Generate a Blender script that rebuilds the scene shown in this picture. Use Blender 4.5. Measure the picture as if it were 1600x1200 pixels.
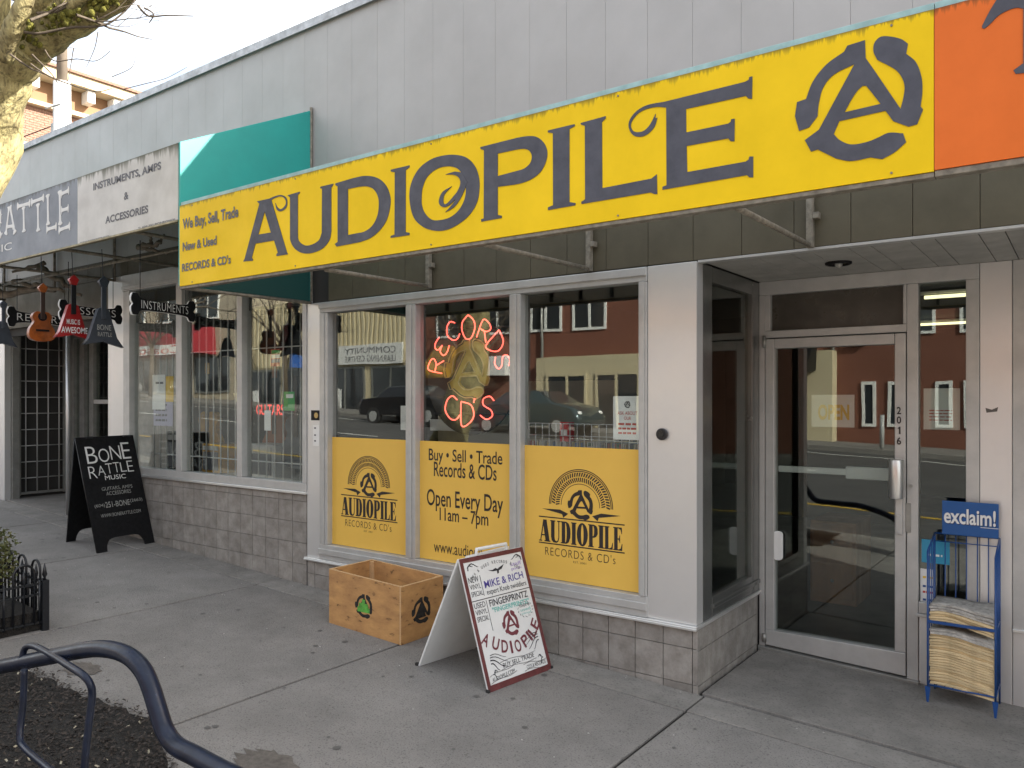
import bpy, math, random
from math import sin, cos, pi, radians as R
from mathutils import Vector as V, Matrix
random.seed(7)
S = bpy.context.scene
C = S.collection
for o in list(bpy.data.objects): bpy.data.objects.remove(o)

# ------------------------------------------------------------------ camera, sky, sun, exposure
YAW = R(36.2); CH = 1.6; FP = 1229.0; VH = 624.5
cam = bpy.data.cameras.new('camera'); camo = bpy.data.objects.new('camera', cam); C.objects.link(camo)
camo.location = (0, 0, CH); camo.rotation_euler = (R(90), 0, YAW)
cam.sensor_fit = 'HORIZONTAL'; cam.sensor_width = 36; cam.lens = 36 * FP / 1600
cam.shift_y = (VH - 600) / 1600.0
cam.clip_start = .05; cam.clip_end = 3000
S.camera = camo
S.render.resolution_x = 1024; S.render.resolution_y = 768
W = bpy.data.worlds.new("World"); S.world = W; W.use_nodes = True
SUN = V((2.1, 1.0, 1.35)).normalized()
_n = W.node_tree; _bg = _n.nodes['Background']; _sky = _n.nodes.new('ShaderNodeTexSky'); _sky.sky_type = 'NISHITA'
_sky.sun_disc = False; _sky.sun_elevation = math.asin(SUN.z); _sky.sun_rotation = math.atan2(SUN.x, SUN.y)
_sky.air_density = 1.0; _sky.dust_density = 3.0; _sky.ozone_density = 1.2
_tc = _n.nodes.new('ShaderNodeTexCoord'); _mp = _n.nodes.new('ShaderNodeMapping'); _mp.inputs['Scale'].default_value = (1, 1, 2.6)
_cn = _n.nodes.new('ShaderNodeTexNoise'); _cn.inputs['Scale'].default_value = 2.4; _cn.inputs['Detail'].default_value = 7; _cn.inputs['Roughness'].default_value = .55
_cr = _n.nodes.new('ShaderNodeMapRange'); _cr.inputs[1].default_value = .36; _cr.inputs[2].default_value = .62; _cr.inputs[3].default_value = .05; _cr.inputs[4].default_value = .92
_cm = _n.nodes.new('ShaderNodeMixRGB'); _cm.inputs[2].default_value = (6.5, 6.6, 6.6, 1)
_n.links.new(_tc.outputs['Generated'], _mp.inputs[0]); _n.links.new(_mp.outputs[0], _cn.inputs['Vector']); _n.links.new(_cn.outputs['Fac'], _cr.inputs[0]); _n.links.new(_cr.outputs[0], _cm.inputs[0])
_n.links.new(_sky.outputs[0], _cm.inputs[1]); _n.links.new(_cm.outputs[0], _bg.inputs[0]); _bg.inputs[1].default_value = 0.12
sl = bpy.data.lights.new('sun', 'SUN'); sl.energy = 5.0; sl.angle = R(.5); sl.color = (1, .95, .87)
so = bpy.data.objects.new('sun', sl); C.objects.link(so); so.rotation_euler = SUN.to_track_quat('Z', 'Y').to_euler()
S.view_settings.view_transform = 'Standard'; S.view_settings.look = 'None'
S.view_settings.exposure = 1.6; S.view_settings.gamma = 1; S.view_settings.use_curve_mapping = False
S.render.engine = 'CYCLES'; S.cycles.transparent_max_bounces = 16; S.cycles.max_bounces = 8

# ------------------------------------------------------------------ place: real planes of the street
XC = -1.712          # corner of the shop front and its entry recess
FY = 4.062           # shop front plane
SY = 2.925           # plane of the sign faces, 1.14 m in front of the wall
DY = 5.07            # plane of the entrance door
SLOPE = .0435        # the street climbs to the left
def g(x): return -SLOPE * (max(-48, min(30, x)) - XC)      # pavement height at x
_c, _s = cos(YAW), sin(YAW)
def ray(u, v):
    r = (u - 800) / FP; w = (VH - v) / FP
    return V((_c * r - _s, _s * r + _c, w))
def onY(u, v, y): d = ray(u, v); t = y / d.y; return V((d.x * t, y, CH + d.z * t))
def onX(u, v, x): d = ray(u, v); t = x / d.x; return V((x, d.y * t, CH + d.z * t))
def at(u, v, dep): d = ray(u, v); return V((d.x * dep, d.y * dep, CH + d.z * dep))

# ------------------------------------------------------------------ materials
MATS = {}
def mat(name, col, rough=.6, metal=0., var=.0, vscale=8., bump=0., bscale=60., col2=None, spec=.5, emit=None, estr=0, coat=0, objrand=0., stretch=None, speckle=None):
    if name in MATS: return MATS[name]
    m = bpy.data.materials.new(name); m.use_nodes = True; nt = m.node_tree; N = nt.nodes; L = nt.links
    b = N['Principled BSDF']; b.inputs['Roughness'].default_value = rough; b.inputs['Metallic'].default_value = metal
    b.inputs['Specular IOR Level'].default_value = spec; b.inputs['Coat Weight'].default_value = coat
    b.inputs['Base Color'].default_value = (*col, 1)
    tc = N.new('ShaderNodeTexCoord'); mp = N.new('ShaderNodeMapping'); L.new(tc.outputs['Object'], mp.inputs[0])
    if stretch: mp.inputs['Scale'].default_value = stretch
    out = None
    if var or col2:
        n = N.new('ShaderNodeTexNoise'); n.inputs['Scale'].default_value = vscale; n.inputs['Detail'].default_value = 6; n.inputs['Roughness'].default_value = .65
        L.new(mp.outputs[0], n.inputs['Vector'])
        rp = N.new('ShaderNodeValToRGB'); L.new(n.outputs['Fac'], rp.inputs[0])
        c2 = col2 or tuple(c * (1 - var) for c in col)
        rp.color_ramp.elements[0].position = .35; rp.color_ramp.elements[1].position = .68
        rp.color_ramp.elements[0].color = (*c2, 1); rp.color_ramp.elements[1].color = (*[min(1, c * (1 + var * .4)) for c in col], 1)
        out = rp.outputs[0]
        mr = N.new('ShaderNodeMapRange'); L.new(n.outputs['Fac'], mr.inputs[0]); mr.inputs[1].default_value = .3; mr.inputs[2].default_value = .7
        mr.inputs[3].default_value = min(1, rough * 1.25); mr.inputs[4].default_value = rough * .85; L.new(mr.outputs[0], b.inputs['Roughness'])
    if speckle:
        sc, dark, lo, hi = speckle
        n = N.new('ShaderNodeTexNoise'); n.inputs['Scale'].default_value = sc; n.inputs['Detail'].default_value = 3; n.inputs['Roughness'].default_value = .6
        L.new(mp.outputs[0], n.inputs['Vector'])
        mr = N.new('ShaderNodeMapRange'); L.new(n.outputs['Fac'], mr.inputs[0]); mr.inputs[1].default_value = lo; mr.inputs[2].default_value = hi
        mr.inputs[3].default_value = dark; mr.inputs[4].default_value = 1.0
        mx = N.new('ShaderNodeMixRGB'); mx.blend_type = 'MULTIPLY'; mx.inputs[0].default_value = 1
        if out: L.new(out, mx.inputs[1])
        else: mx.inputs[1].default_value = (*col, 1)
        L.new(mr.outputs[0], mx.inputs[2]); out = mx.outputs[0]
    if objrand:
        oi = N.new('ShaderNodeObjectInfo'); hs = N.new('ShaderNodeHueSaturation'); mr = N.new('ShaderNodeMapRange')
        L.new(oi.outputs['Random'], mr.inputs[0]); mr.inputs[3].default_value = 1 - objrand; mr.inputs[4].default_value = 1 + objrand
        L.new(mr.outputs[0], hs.inputs['Value'])
        if out: L.new(out, hs.inputs['Color'])
        else: hs.inputs['Color'].default_value = (*col, 1)
        out = hs.outputs[0]
    if out: L.new(out, b.inputs['Base Color'])
    if bump:
        n2 = N.new('ShaderNodeTexNoise'); n2.inputs['Scale'].default_value = bscale; n2.inputs['Detail'].default_value = 5
        L.new(mp.outputs[0], n2.inputs['Vector'])
        bp = N.new('ShaderNodeBump'); bp.inputs['Strength'].default_value = bump; bp.inputs['Distance'].default_value = .01
        L.new(n2.outputs['Fac'], bp.inputs['Height']); L.new(bp.outputs[0], b.inputs['Normal'])
    if emit: b.inputs['Emission Color'].default_value = (*emit, 1); b.inputs['Emission Strength'].default_value = estr
    MATS[name] = m; return m

def grime(m, ztop, depth=.06, col=(.05, .045, .02), amt=.85, sx=22):
    """water-run dirt hanging from the top edge of a panel (its own stain pattern)"""
    nt = m.node_tree; N = nt.nodes; L = nt.links; b = N['Principled BSDF']
    tc = N.new('ShaderNodeNewGeometry'); sp = N.new('ShaderNodeSeparateXYZ'); L.new(tc.outputs['Position'], sp.inputs[0])
    mp = N.new('ShaderNodeMapping'); mp.inputs['Scale'].default_value = (sx, sx, 1.2); L.new(tc.outputs['Position'], mp.inputs[0])
    n = N.new('ShaderNodeTexNoise'); n.inputs['Scale'].default_value = 1; n.inputs['Detail'].default_value = 5; n.inputs['Roughness'].default_value = .7; L.new(mp.outputs[0], n.inputs[0])
    pw = N.new('ShaderNodeMapRange'); L.new(n.outputs['Fac'], pw.inputs[0]); pw.inputs[1].default_value = .42; pw.inputs[2].default_value = .75; pw.inputs[3].default_value = .08; pw.inputs[4].default_value = 1
    d = N.new('ShaderNodeMath'); d.operation = 'SUBTRACT'; d.inputs[0].default_value = ztop; L.new(sp.outputs['Z'], d.inputs[1])
    q = N.new('ShaderNodeMath'); q.operation = 'MULTIPLY'; L.new(pw.outputs[0], q.inputs[0]); q.inputs[1].default_value = depth
    r = N.new('ShaderNodeMath'); r.operation = 'DIVIDE'; L.new(d.outputs[0], r.inputs[0]); L.new(q.outputs[0], r.inputs[1])
    mr = N.new('ShaderNodeMapRange'); L.new(r.outputs[0], mr.inputs[0]); mr.inputs[1].default_value = .1; mr.inputs[2].default_value = 1.1; mr.inputs[3].default_value = amt; mr.inputs[4].default_value = 0
    mx = N.new('ShaderNodeMixRGB'); L.new(mr.outputs[0], mx.inputs[0])
    ic = b.inputs['Base Color']
    if ic.links: L.new(ic.links[0].from_socket, mx.inputs[1])
    else: mx.inputs[1].default_value = ic.default_value
    mx.inputs[2].default_value = (*col, 1); L.new(mx.outputs[0], ic)
    return m

def glass_mat(name='window_glass', tint=(.82, .86, .84), r0=.085, wob=.0015):
    m = bpy.data.materials.new(name); m.use_nodes = True; nt = m.node_tree; N = nt.nodes; L = nt.links; N.clear()
    o = N.new('ShaderNodeOutputMaterial'); tr = N.new('ShaderNodeBsdfTransparent'); gl = N.new('ShaderNodeBsdfGlossy'); mx = N.new('ShaderNodeMixShader')
    tr.inputs[0].default_value = (*tint, 1); gl.inputs['Roughness'].default_value = 0.0; gl.inputs['Color'].default_value = (.95, 1, .97, 1)
    lw = N.new('ShaderNodeLayerWeight'); pw = N.new('ShaderNodeMath'); pw.operation = 'POWER'; L.new(lw.outputs['Facing'], pw.inputs[0]); pw.inputs[1].default_value = 5
    # Layer Weight facing is 0 head-on, 1 at grazing
    mr = N.new('ShaderNodeMapRange'); L.new(pw.outputs[0], mr.inputs[0]); mr.inputs[3].default_value = r0; mr.inputs[4].default_value = 1
    lw.inputs[0].default_value = .5
    n = N.new('ShaderNodeTexNoise'); n.inputs['Scale'].default_value = 2.2; n.inputs['Detail'].default_value = 1
    tc = N.new('ShaderNodeTexCoord'); L.new(tc.outputs['Object'], n.inputs[0])
    bp = N.new('ShaderNodeBump'); bp.inputs['Strength'].default_value = 1; bp.inputs['Distance'].default_value = wob; L.new(n.outputs['Fac'], bp.inputs['Height']); L.new(bp.outputs[0], gl.inputs['Normal'])
    L.new(mr.outputs[0], mx.inputs[0]); L.new(tr.outputs[0], mx.inputs[1]); L.new(gl.outputs[0], mx.inputs[2]); L.new(mx.outputs[0], o.inputs[0])
    return m
GLASS = glass_mat(tint=(.93, .95, .94), r0=.075, wob=.0005); GLASS2 = glass_mat('door_glass', (.80, .83, .81), .07, .0004); GLASS3 = glass_mat('side_glass', (.6, .64, .62), .028, .0003)

ALU = mat('satin_aluminium', (.69, .69, .68), .34, .6, var=.05, vscale=2.2)
ALUF = mat('aluminium_frame', (.49, .49, .475), .40, .35, var=.12, vscale=6)
ALUD = mat('weathered_aluminium', (.30, .30, .28), .4, .5, var=.2, vscale=9)
ALUS = mat('shaded_aluminium', (.22, .225, .215), .22, .7, var=.15, vscale=5)  # frame aluminium darkened: dark reflections in the recess put into its colour
CLAD = mat('grey_painted_cladding', (.42, .415, .405), .45, 0, var=.09, vscale=1.6, bump=.05, bscale=5, objrand=.012)
CLADO = mat('olive_painted_cladding', (.088, .075, .045), .6, 0, var=.16, vscale=3.5, bump=.05, bscale=12)
FLASH = mat('zinc_flashing', (.42, .43, .44), .45, .6, var=.25, vscale=12)
SOFF = mat('soffit_paint', (.38, .37, .34), .6, 0, var=.15, vscale=6)
TILE = mat('stone_tile', (.275, .258, .236), .5, 0, var=.35, vscale=11, bump=.25, bscale=70, objrand=.10, col2=(.195, .178, .158))
GROUT = mat('grout', (.17, .16, .145), .9, var=.3, vscale=20)
CONC = mat('pavement_concrete', (.228, .214, .198), .85, 0, var=.2, vscale=1.9, bump=.6, bscale=120, speckle=(115, .5, .34, .45), objrand=.05)
CONC2 = mat('smooth_concrete', (.245, .23, .21), .8, 0, var=.26, vscale=3.2, bump=.35, bscale=90, speckle=(80, .6, .32, .46), objrand=.06)
JOINT = mat('joint_dirt', (.022, .02, .016), .95)
ASPH = mat('asphalt', (.085, .082, .08), .85, 0, var=.25, vscale=.8, bump=.3, bscale=120)
PAINTW = mat('road_paint', (.7, .7, .66), .7, var=.25, vscale=9)
PAINTY = mat('road_paint_yellow', (.65, .42, .05), .7, var=.25, vscale=9)
YEL = grime(mat('sign_yellow', (.86, .575, .004), .5, 0, var=.10, vscale=2.4, spec=.2), 2.893, .05, amt=.7, sx=34)
ORA = grime(mat('sign_orange', (.74, .16, .025), .5, 0, var=.10, vscale=2.4, spec=.2), 2.893, .05, amt=.7, sx=34)
INK = mat('sign_ink', (.066, .069, .090), .55, 0, var=.2, vscale=12)
INKB = mat('black_ink', (.018, .013, .012), .5)
BLACK = mat('black_paint', (.008, .008, .009), .5, var=.4, vscale=30, spec=.22)
BLACKM = mat('black_metal', (.012, .014, .018), .3, .2, var=.4, vscale=40, bump=.1, bscale=90)
TEAL = mat('teal_vinyl', (.022, .335, .30), .42, 0, var=.08, vscale=3)
TEALP = mat('pale_teal_paint', (.33, .52, .52), .5, var=.2, vscale=14)
BEIGE = mat('sign_backing', (.76, .70, .58), .6, var=.15, vscale=5)
STEEL = mat('painted_bracket', (.24, .215, .17), .6, .2, var=.4, vscale=25)
BONEW = grime(mat('aged_white_sign', (.60, .585, .55), .55, 0, var=.12, vscale=5), 3.318, .16, (.06, .06, .02), .9, 16)
BONEG = grime(mat('slate_grey_sign', (.20, .22, .25), .5, 0, var=.12, vscale=5), 3.318, .12, (.04, .04, .03), .8, 16)
WHITE = mat('white_paint', (.78, .78, .76), .5, var=.05, vscale=20)
INKG = mat('grey_ink', (.10, .10, .11), .5)
VIN = mat('ochre_window_vinyl', (.76, .475, .09), .5, 0, var=.05, vscale=1.5, spec=.25)
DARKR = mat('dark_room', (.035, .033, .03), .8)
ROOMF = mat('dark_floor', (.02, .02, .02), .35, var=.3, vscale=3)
WOOD = mat('plywood', (.50, .275, .10), .62, 0, var=.28, vscale=4.5, bump=.12, bscale=30, stretch=(1.4, 1.4, 3.2), col2=(.36, .185, .07), speckle=(9, .38, .30, .37))
WOODE = mat('plywood_edge', (.62, .40, .2), .7, var=.3, vscale=60, stretch=(1, 1, 12))
WOODD = mat('dark_wood', (.36, .17, .07), .5, var=.3, vscale=6, stretch=(1, 1, .2))
MAROON = mat('maroon_paint', (.13, .03, .03), .5, 0, var=.3, vscale=16)
MDF = mat('white_board', (.70, .70, .68), .42, var=.06, vscale=7)
BLUE = mat('rack_blue', (.01, .06, .22), .35, 0)
BLUES = mat('placard_blue', (.004, .075, .26), .4)
PAPER = mat('newsprint', (.60, .47, .27), .85, var=.2, vscale=30, objrand=.10)
PAPERG = mat('newsprint_grey', (.46, .44, .40), .85, var=.35, vscale=35, objrand=.1, col2=(.26, .25, .23))
RUBBER = mat('rubber', (.02, .02, .02), .8)
RACKP = mat('navy_rack_paint', (.010, .015, .032), .3, 0, var=.4, vscale=14, bump=.06, bscale=60, speckle=(70, 2.2, .26, .34), spec=.28)
MULCH = mat('bark_mulch', (.018, .015, .012), .95, 0, var=.6, vscale=45, bump=1, bscale=120, speckle=(150, .4, .35, .6))
CHIP = mat('bark_chip', (.032, .024, .019), .9, objrand=.3, var=.6, vscale=30)
CHIPL = mat('pale_chip', (.30, .27, .2), .9)
LEAF = mat('bush_leaf', (.055, .075, .018), .6, var=.5, vscale=14, col2=(.11, .10, .03))
BARK = mat('mossy_bark', (.46, .40, .19), .9, 0, var=.4, vscale=7, bump=1, bscale=30, stretch=(2.2, 2.2, .6), col2=(.19, .155, .075), speckle=(26, .4, .33, .5))
TWIG = mat('twig_bark', (.11, .085, .06), .9, var=.4, vscale=30)
BRICK = mat('red_brick', (.30, .165, .115), .85, var=.3, vscale=20, objrand=.25)
MORT = mat('mortar', (.36, .27, .2), .9)
CREAM = mat('cream_render', (.58, .5, .33), .8, var=.08, vscale=3)
BROWNP = mat('red_brown_stucco', (.20, .078, .05), .8, var=.12, vscale=.6, bump=.1)
WINW = mat('white_window_paint', (.8, .8, .77), .5)
DGLASS = mat('distant_glass', (.03, .035, .04), .08, spec=1)
GREYP = mat('grey_plastic', (.42, .42, .41), .4)
ORW = mat('orange_lacquer', (.30, .075, .012), .3, var=.5, vscale=12, coat=.4)
REDL = mat('red_lacquer', (.30, .012, .012), .3, var=.25, vscale=12, coat=.4)
SLATE = mat('slate_lacquer', (.035, .042, .055), .4, var=.3, vscale=12)
WHITEI = mat('white_ink', (.7, .7, .68), .6)
CHALK = mat('chalk_paint', (.34, .34, .32), .8, var=.4, vscale=60)

# ------------------------------------------------------------------ mesh helpers
class MB:
    def __init__(s): s.v = []; s.f = []; s.sm = []
    def quad(s, *p):
        b = len(s.v); s.v += [V(q) for q in p]; s.f.append(tuple(range(b, b + len(p)))); s.sm.append(False); return s
    def hexa(s, p):      # 8 points, bottom ring 0-3 ccw, top ring 4-7
        b = len(s.v); s.v += [V(q) for q in p]
        for f in ((3, 2, 1, 0), (4, 5, 6, 7), (0, 1, 5, 4), (1, 2, 6, 5), (2, 3, 7, 6), (3, 0, 4, 7)): s.f.append(tuple(b + i for i in f)); s.sm.append(False)
        return s
    def box(s, x0, x1, y0, y1, z0, z1):
        return s.hexa([(x0, y0, z0), (x1, y0, z0), (x1, y1, z0), (x0, y1, z0), (x0, y0, z1), (x1, y0, z1), (x1, y1, z1), (x0, y1, z1)])
    def slab(s, x0, x1, y0, y1, top=0., th=.12):    # follows the sloping pavement
        a, b_ = g(x0) + top, g(x1) + top
        return s.hexa([(x0, y0, a - th), (x1, y0, b_ - th), (x1, y1, b_ - th), (x0, y1, a - th), (x0, y0, a), (x1, y0, b_), (x1, y1, b_), (x0, y1, a)])
    def tube(s, pts, r, n=10, caps=True, closed=False):
        pts = [V(p) for p in pts]; m = len(pts)
        rr = r if isinstance(r, (list, tuple)) else [r] * m
        up = None; base = len(s.v)
        for i, p in enumerate(pts):
            if closed: t = pts[(i + 1) % m] - pts[i - 1]
            else: t = pts[min(i + 1, m - 1)] - pts[max(i - 1, 0)]
            t = t.normalized() if t.length > 1e-9 else V((0, 0, 1))
            if up is None:
                up = V((0, 0, 1)) if abs(t.z) < .9 else V((1, 0, 0))
            a = (up - t * up.dot(t)); a = a.normalized() if a.length > 1e-6 else t.orthogonal().normalized(); up = a
            b_ = t.cross(a)
            for k in range(n):
                an = 2 * pi * k / n; s.v.append(p + (a * cos(an) + b_ * sin(an)) * rr[i])
        for i in range(m if closed else m - 1):
            for k in range(n):
                i2 = (i + 1) % m
                s.f.append((base + i * n + k, base + i * n + (k + 1) % n, base + i2 * n + (k + 1) % n, base + i2 * n + k)); s.sm.append(True)
        if caps and not closed:
            s.f.append(tuple(base + k for k in range(n))[::-1]); s.sm.append(False)
            s.f.append(tuple(base + (m - 1) * n + k for k in range(n))); s.sm.append(False)
        return s
    def prism(s, poly, o, ex, ey, d):      # convex/simple outline in the plane (o, ex, ey), extruded by vector d
        o, ex, ey, d = V(o), V(ex), V(ey), V(d); b = len(s.v); n = len(poly)
        s.v += [o + ex * x + ey * y for x, y in poly] + [o + ex * x + ey * y + d for x, y in poly]
        s.f.append(tuple(range(b, b + n))); s.f.append(tuple(range(b + n, b + 2 * n))[::-1]); s.sm += [False, False]
        for i in range(n): s.f.append((b + i, b + (i + 1) % n, b + n + (i + 1) % n, b + n + i)[::-1]); s.sm.append(False)
        return s
    def ico(s, c, r, sx=1, sy=1, sz=1, n=8, m=5):
        c = V(c); b = len(s.v); s.v.append(c + V((0, 0, r * sz)))
        for j in range(1, m):
            th = pi * j / m
            for k in range(n): a = 2 * pi * k / n; s.v.append(c + V((r * sx * sin(th) * cos(a), r * sy * sin(th) * sin(a), r * sz * cos(th))))
        s.v.append(c - V((0, 0, r * sz))); e = len(s.v) - 1
        for k in range(n): s.f.append((b, b + 1 + k, b + 1 + (k + 1) % n)); s.sm.append(True)
        for j in range(m - 2):
            for k in range(n): q = b + 1 + j * n; s.f.append((q + k, q + n + k, q + n + (k + 1) % n, q + (k + 1) % n)); s.sm.append(True)
        q = b + 1 + (m - 2) * n
        for k in range(n): s.f.append((q + k, e, q + (k + 1) % n)); s.sm.append(True)
        return s
    def build(s, name, m, parent=None, bevel=0., kind=None, fixn=False):
        off = worldloc(parent) if parent else V((0, 0, 0))
        me = bpy.data.meshes.new(name); me.from_pydata([tuple(v - off) for v in s.v], [], s.f); me.update()
        if fixn or True:
            import bmesh
            bm = bmesh.new(); bm.from_mesh(me); bmesh.ops.recalc_face_normals(bm, faces=bm.faces); bm.to_mesh(me); bm.free()
        if any(s.sm): me.polygons.foreach_set('use_smooth', s.sm)
        me.materials.append(m)
        o = bpy.data.objects.new(name, me); C.objects.link(o)
        if parent: o.parent = parent
        if bevel:
            bv = o.modifiers.new('bevel', 'BEVEL'); bv.width = bevel; bv.segments = 2; bv.limit_method = 'ANGLE'
        if kind: o['kind'] = kind
        return o
def worldloc(o):
    p = V((0, 0, 0))
    while o: p += o.location; o = o.parent
    return p
def thing(name, label, cat, loc=(0, 0, 0), group=None):
    o = bpy.data.objects.new(name, None); C.objects.link(o); o.location = loc; o['label'] = label; o['category'] = cat
    o.empty_display_size = .1
    if group: o['group'] = group
    return o
def struct(name, loc=(0, 0, 0)):
    o = bpy.data.objects.new(name, None); C.objects.link(o); o.location = loc; o['kind'] = 'structure'; return o
def tag(o, label, cat, group=None):
    o['label'] = label; o['category'] = cat
    if group: o['group'] = group
    return o
def box(name, m, parent, x0, x1, y0, y1, z0, z1, bevel=0.): return MB().box(x0, x1, y0, y1, z0, z1).build(name, m, parent, bevel)
def copy_tree(o, parent=None, loc=None):
    c = o.copy(); C.objects.link(c)
    if parent: c.parent = parent
    if loc is not None: c.location = loc
    for ch in list(o.children): copy_tree(ch, c)
    return c
def relocate(o):        # centre a top-level mesh thing on its base
    vs = [v.co for v in o.data.vertices]
    c = V((sum(v.x for v in vs) / len(vs), sum(v.y for v in vs) / len(vs), min(v.z for v in vs)))
    o.data.transform(Matrix.Translation(-c)); o.location = c; return o

def smooth_path(pts, k=6):      # (x,y) corner, (x,y,1) smooth
    n = len(pts); P = [V((p[0], p[1])) for p in pts]; sm = [len(p) > 2 for p in pts]; out = []
    for i in range(n):
        j = (i + 1) % n; out.append(tuple(P[i]))
        if not (sm[i] or sm[j]): continue
        t0 = (P[j] - P[i - 1]) / 2 if sm[i] else (P[j] - P[i])
        t1 = (P[(j + 1) % n] - P[i]) / 2 if sm[j] else (P[j] - P[i])
        L_ = (P[j] - P[i]).length
        if t0.length: t0 = t0.normalized() * L_
        if t1.length: t1 = t1.normalized() * L_
        for q in range(1, k):
            t = q / k; h = (2*t**3-3*t*t+1, t**3-2*t*t+t, -2*t**3+3*t*t, t**3-t*t)
            out.append(tuple(P[i] * h[0] + t0 * h[1] + P[j] * h[2] + t1 * h[3]))
    return out
def curve_mesh(name, loops, depth=.004):
    cu = bpy.data.curves.new(name, 'CURVE'); cu.dimensions = '2D'; cu.fill_mode = 'BOTH'; cu.extrude = depth / 2
    for lp in loops:
        sp = cu.splines.new('POLY'); sp.points.add(len(lp) - 1); sp.use_cyclic_u = True
        for p, q in zip(sp.points, lp): p.co = (q[0], q[1], 0, 1)
    o = bpy.data.objects.new(name, cu); me = bpy.data.meshes.new_from_object(o); bpy.data.objects.remove(o); bpy.data.curves.remove(cu); return me
def place(me, name, m, parent, o, ex, ey, n):
    o, ex, ey, n = V(o), V(ex), V(ey), V(n); off = worldloc(parent) if parent else V((0, 0, 0))
    for v in me.vertices: c = v.co.copy(); v.co = o + ex * c.x + ey * c.y + n * c.z - off
    me.name = name; me.materials.clear(); me.materials.append(m)
    ob = bpy.data.objects.new(name, me); C.objects.link(ob)
    if parent: ob.parent = parent
    return ob
FN = V((0, -1, 0))
def decal(name, loops, m, parent, o, ex=(1, 0, 0), ey=(0, 0, 1), n=FN, depth=.003):
    return place(curve_mesh(name, loops, depth), name, m, parent, V(o) + V(n) * (depth / 2), ex, ey, n)
def text(s, m, parent, p0, p1, y=None, o=None, ex=None, ey=None, n=FN, w=None, h=None, bold=0., depth=.003, name='lettering', space=1., shear=0.):
    """s fitted to the rectangle from lower-left p0 to upper-right p1 (points of the plane), or to w x h at o"""
    cu = bpy.data.curves.new(name, 'FONT'); cu.body = s; cu.offset = bold; cu.space_character = space; cu.shear = shear; cu.fill_mode = 'BOTH'
    cu.resolution_u = 4
    ob = bpy.data.objects.new(name, cu); me = bpy.data.meshes.new_from_object(ob); bpy.data.objects.remove(ob); bpy.data.curves.remove(cu)
    xs = [v.co.x for v in me.vertices]; ys = [v.co.y for v in me.vertices]
    x0, x1, y0, y1 = min(xs), max(xs), min(ys), max(ys)
    import bmesh
    bm = bmesh.new(); bm.from_mesh(me)
    for v in bm.verts: v.co.z = 0
    bmesh.ops.remove_doubles(bm, verts=bm.verts, dist=1e-5)
    bm.to_mesh(me); bm.free()
    if p0 is not None:
        p0, p1 = V(p0), V(p1); o = p0
        if ex is None: ex = V((1, 0, 0)); ey = V((0, 0, 1))
        ex = V(ex); ey = V(ey); d = p1 - p0; w = d.dot(ex); h = d.dot(ey)
    sx, sy = w / (x1 - x0), h / (y1 - y0)
    for v in me.vertices: v.co = V(((v.co.x - x0) * sx, (v.co.y - y0) * sy, 0))
    return place(me, name, m, parent, V(o) + V(n) * depth, ex, ey, n)

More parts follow.
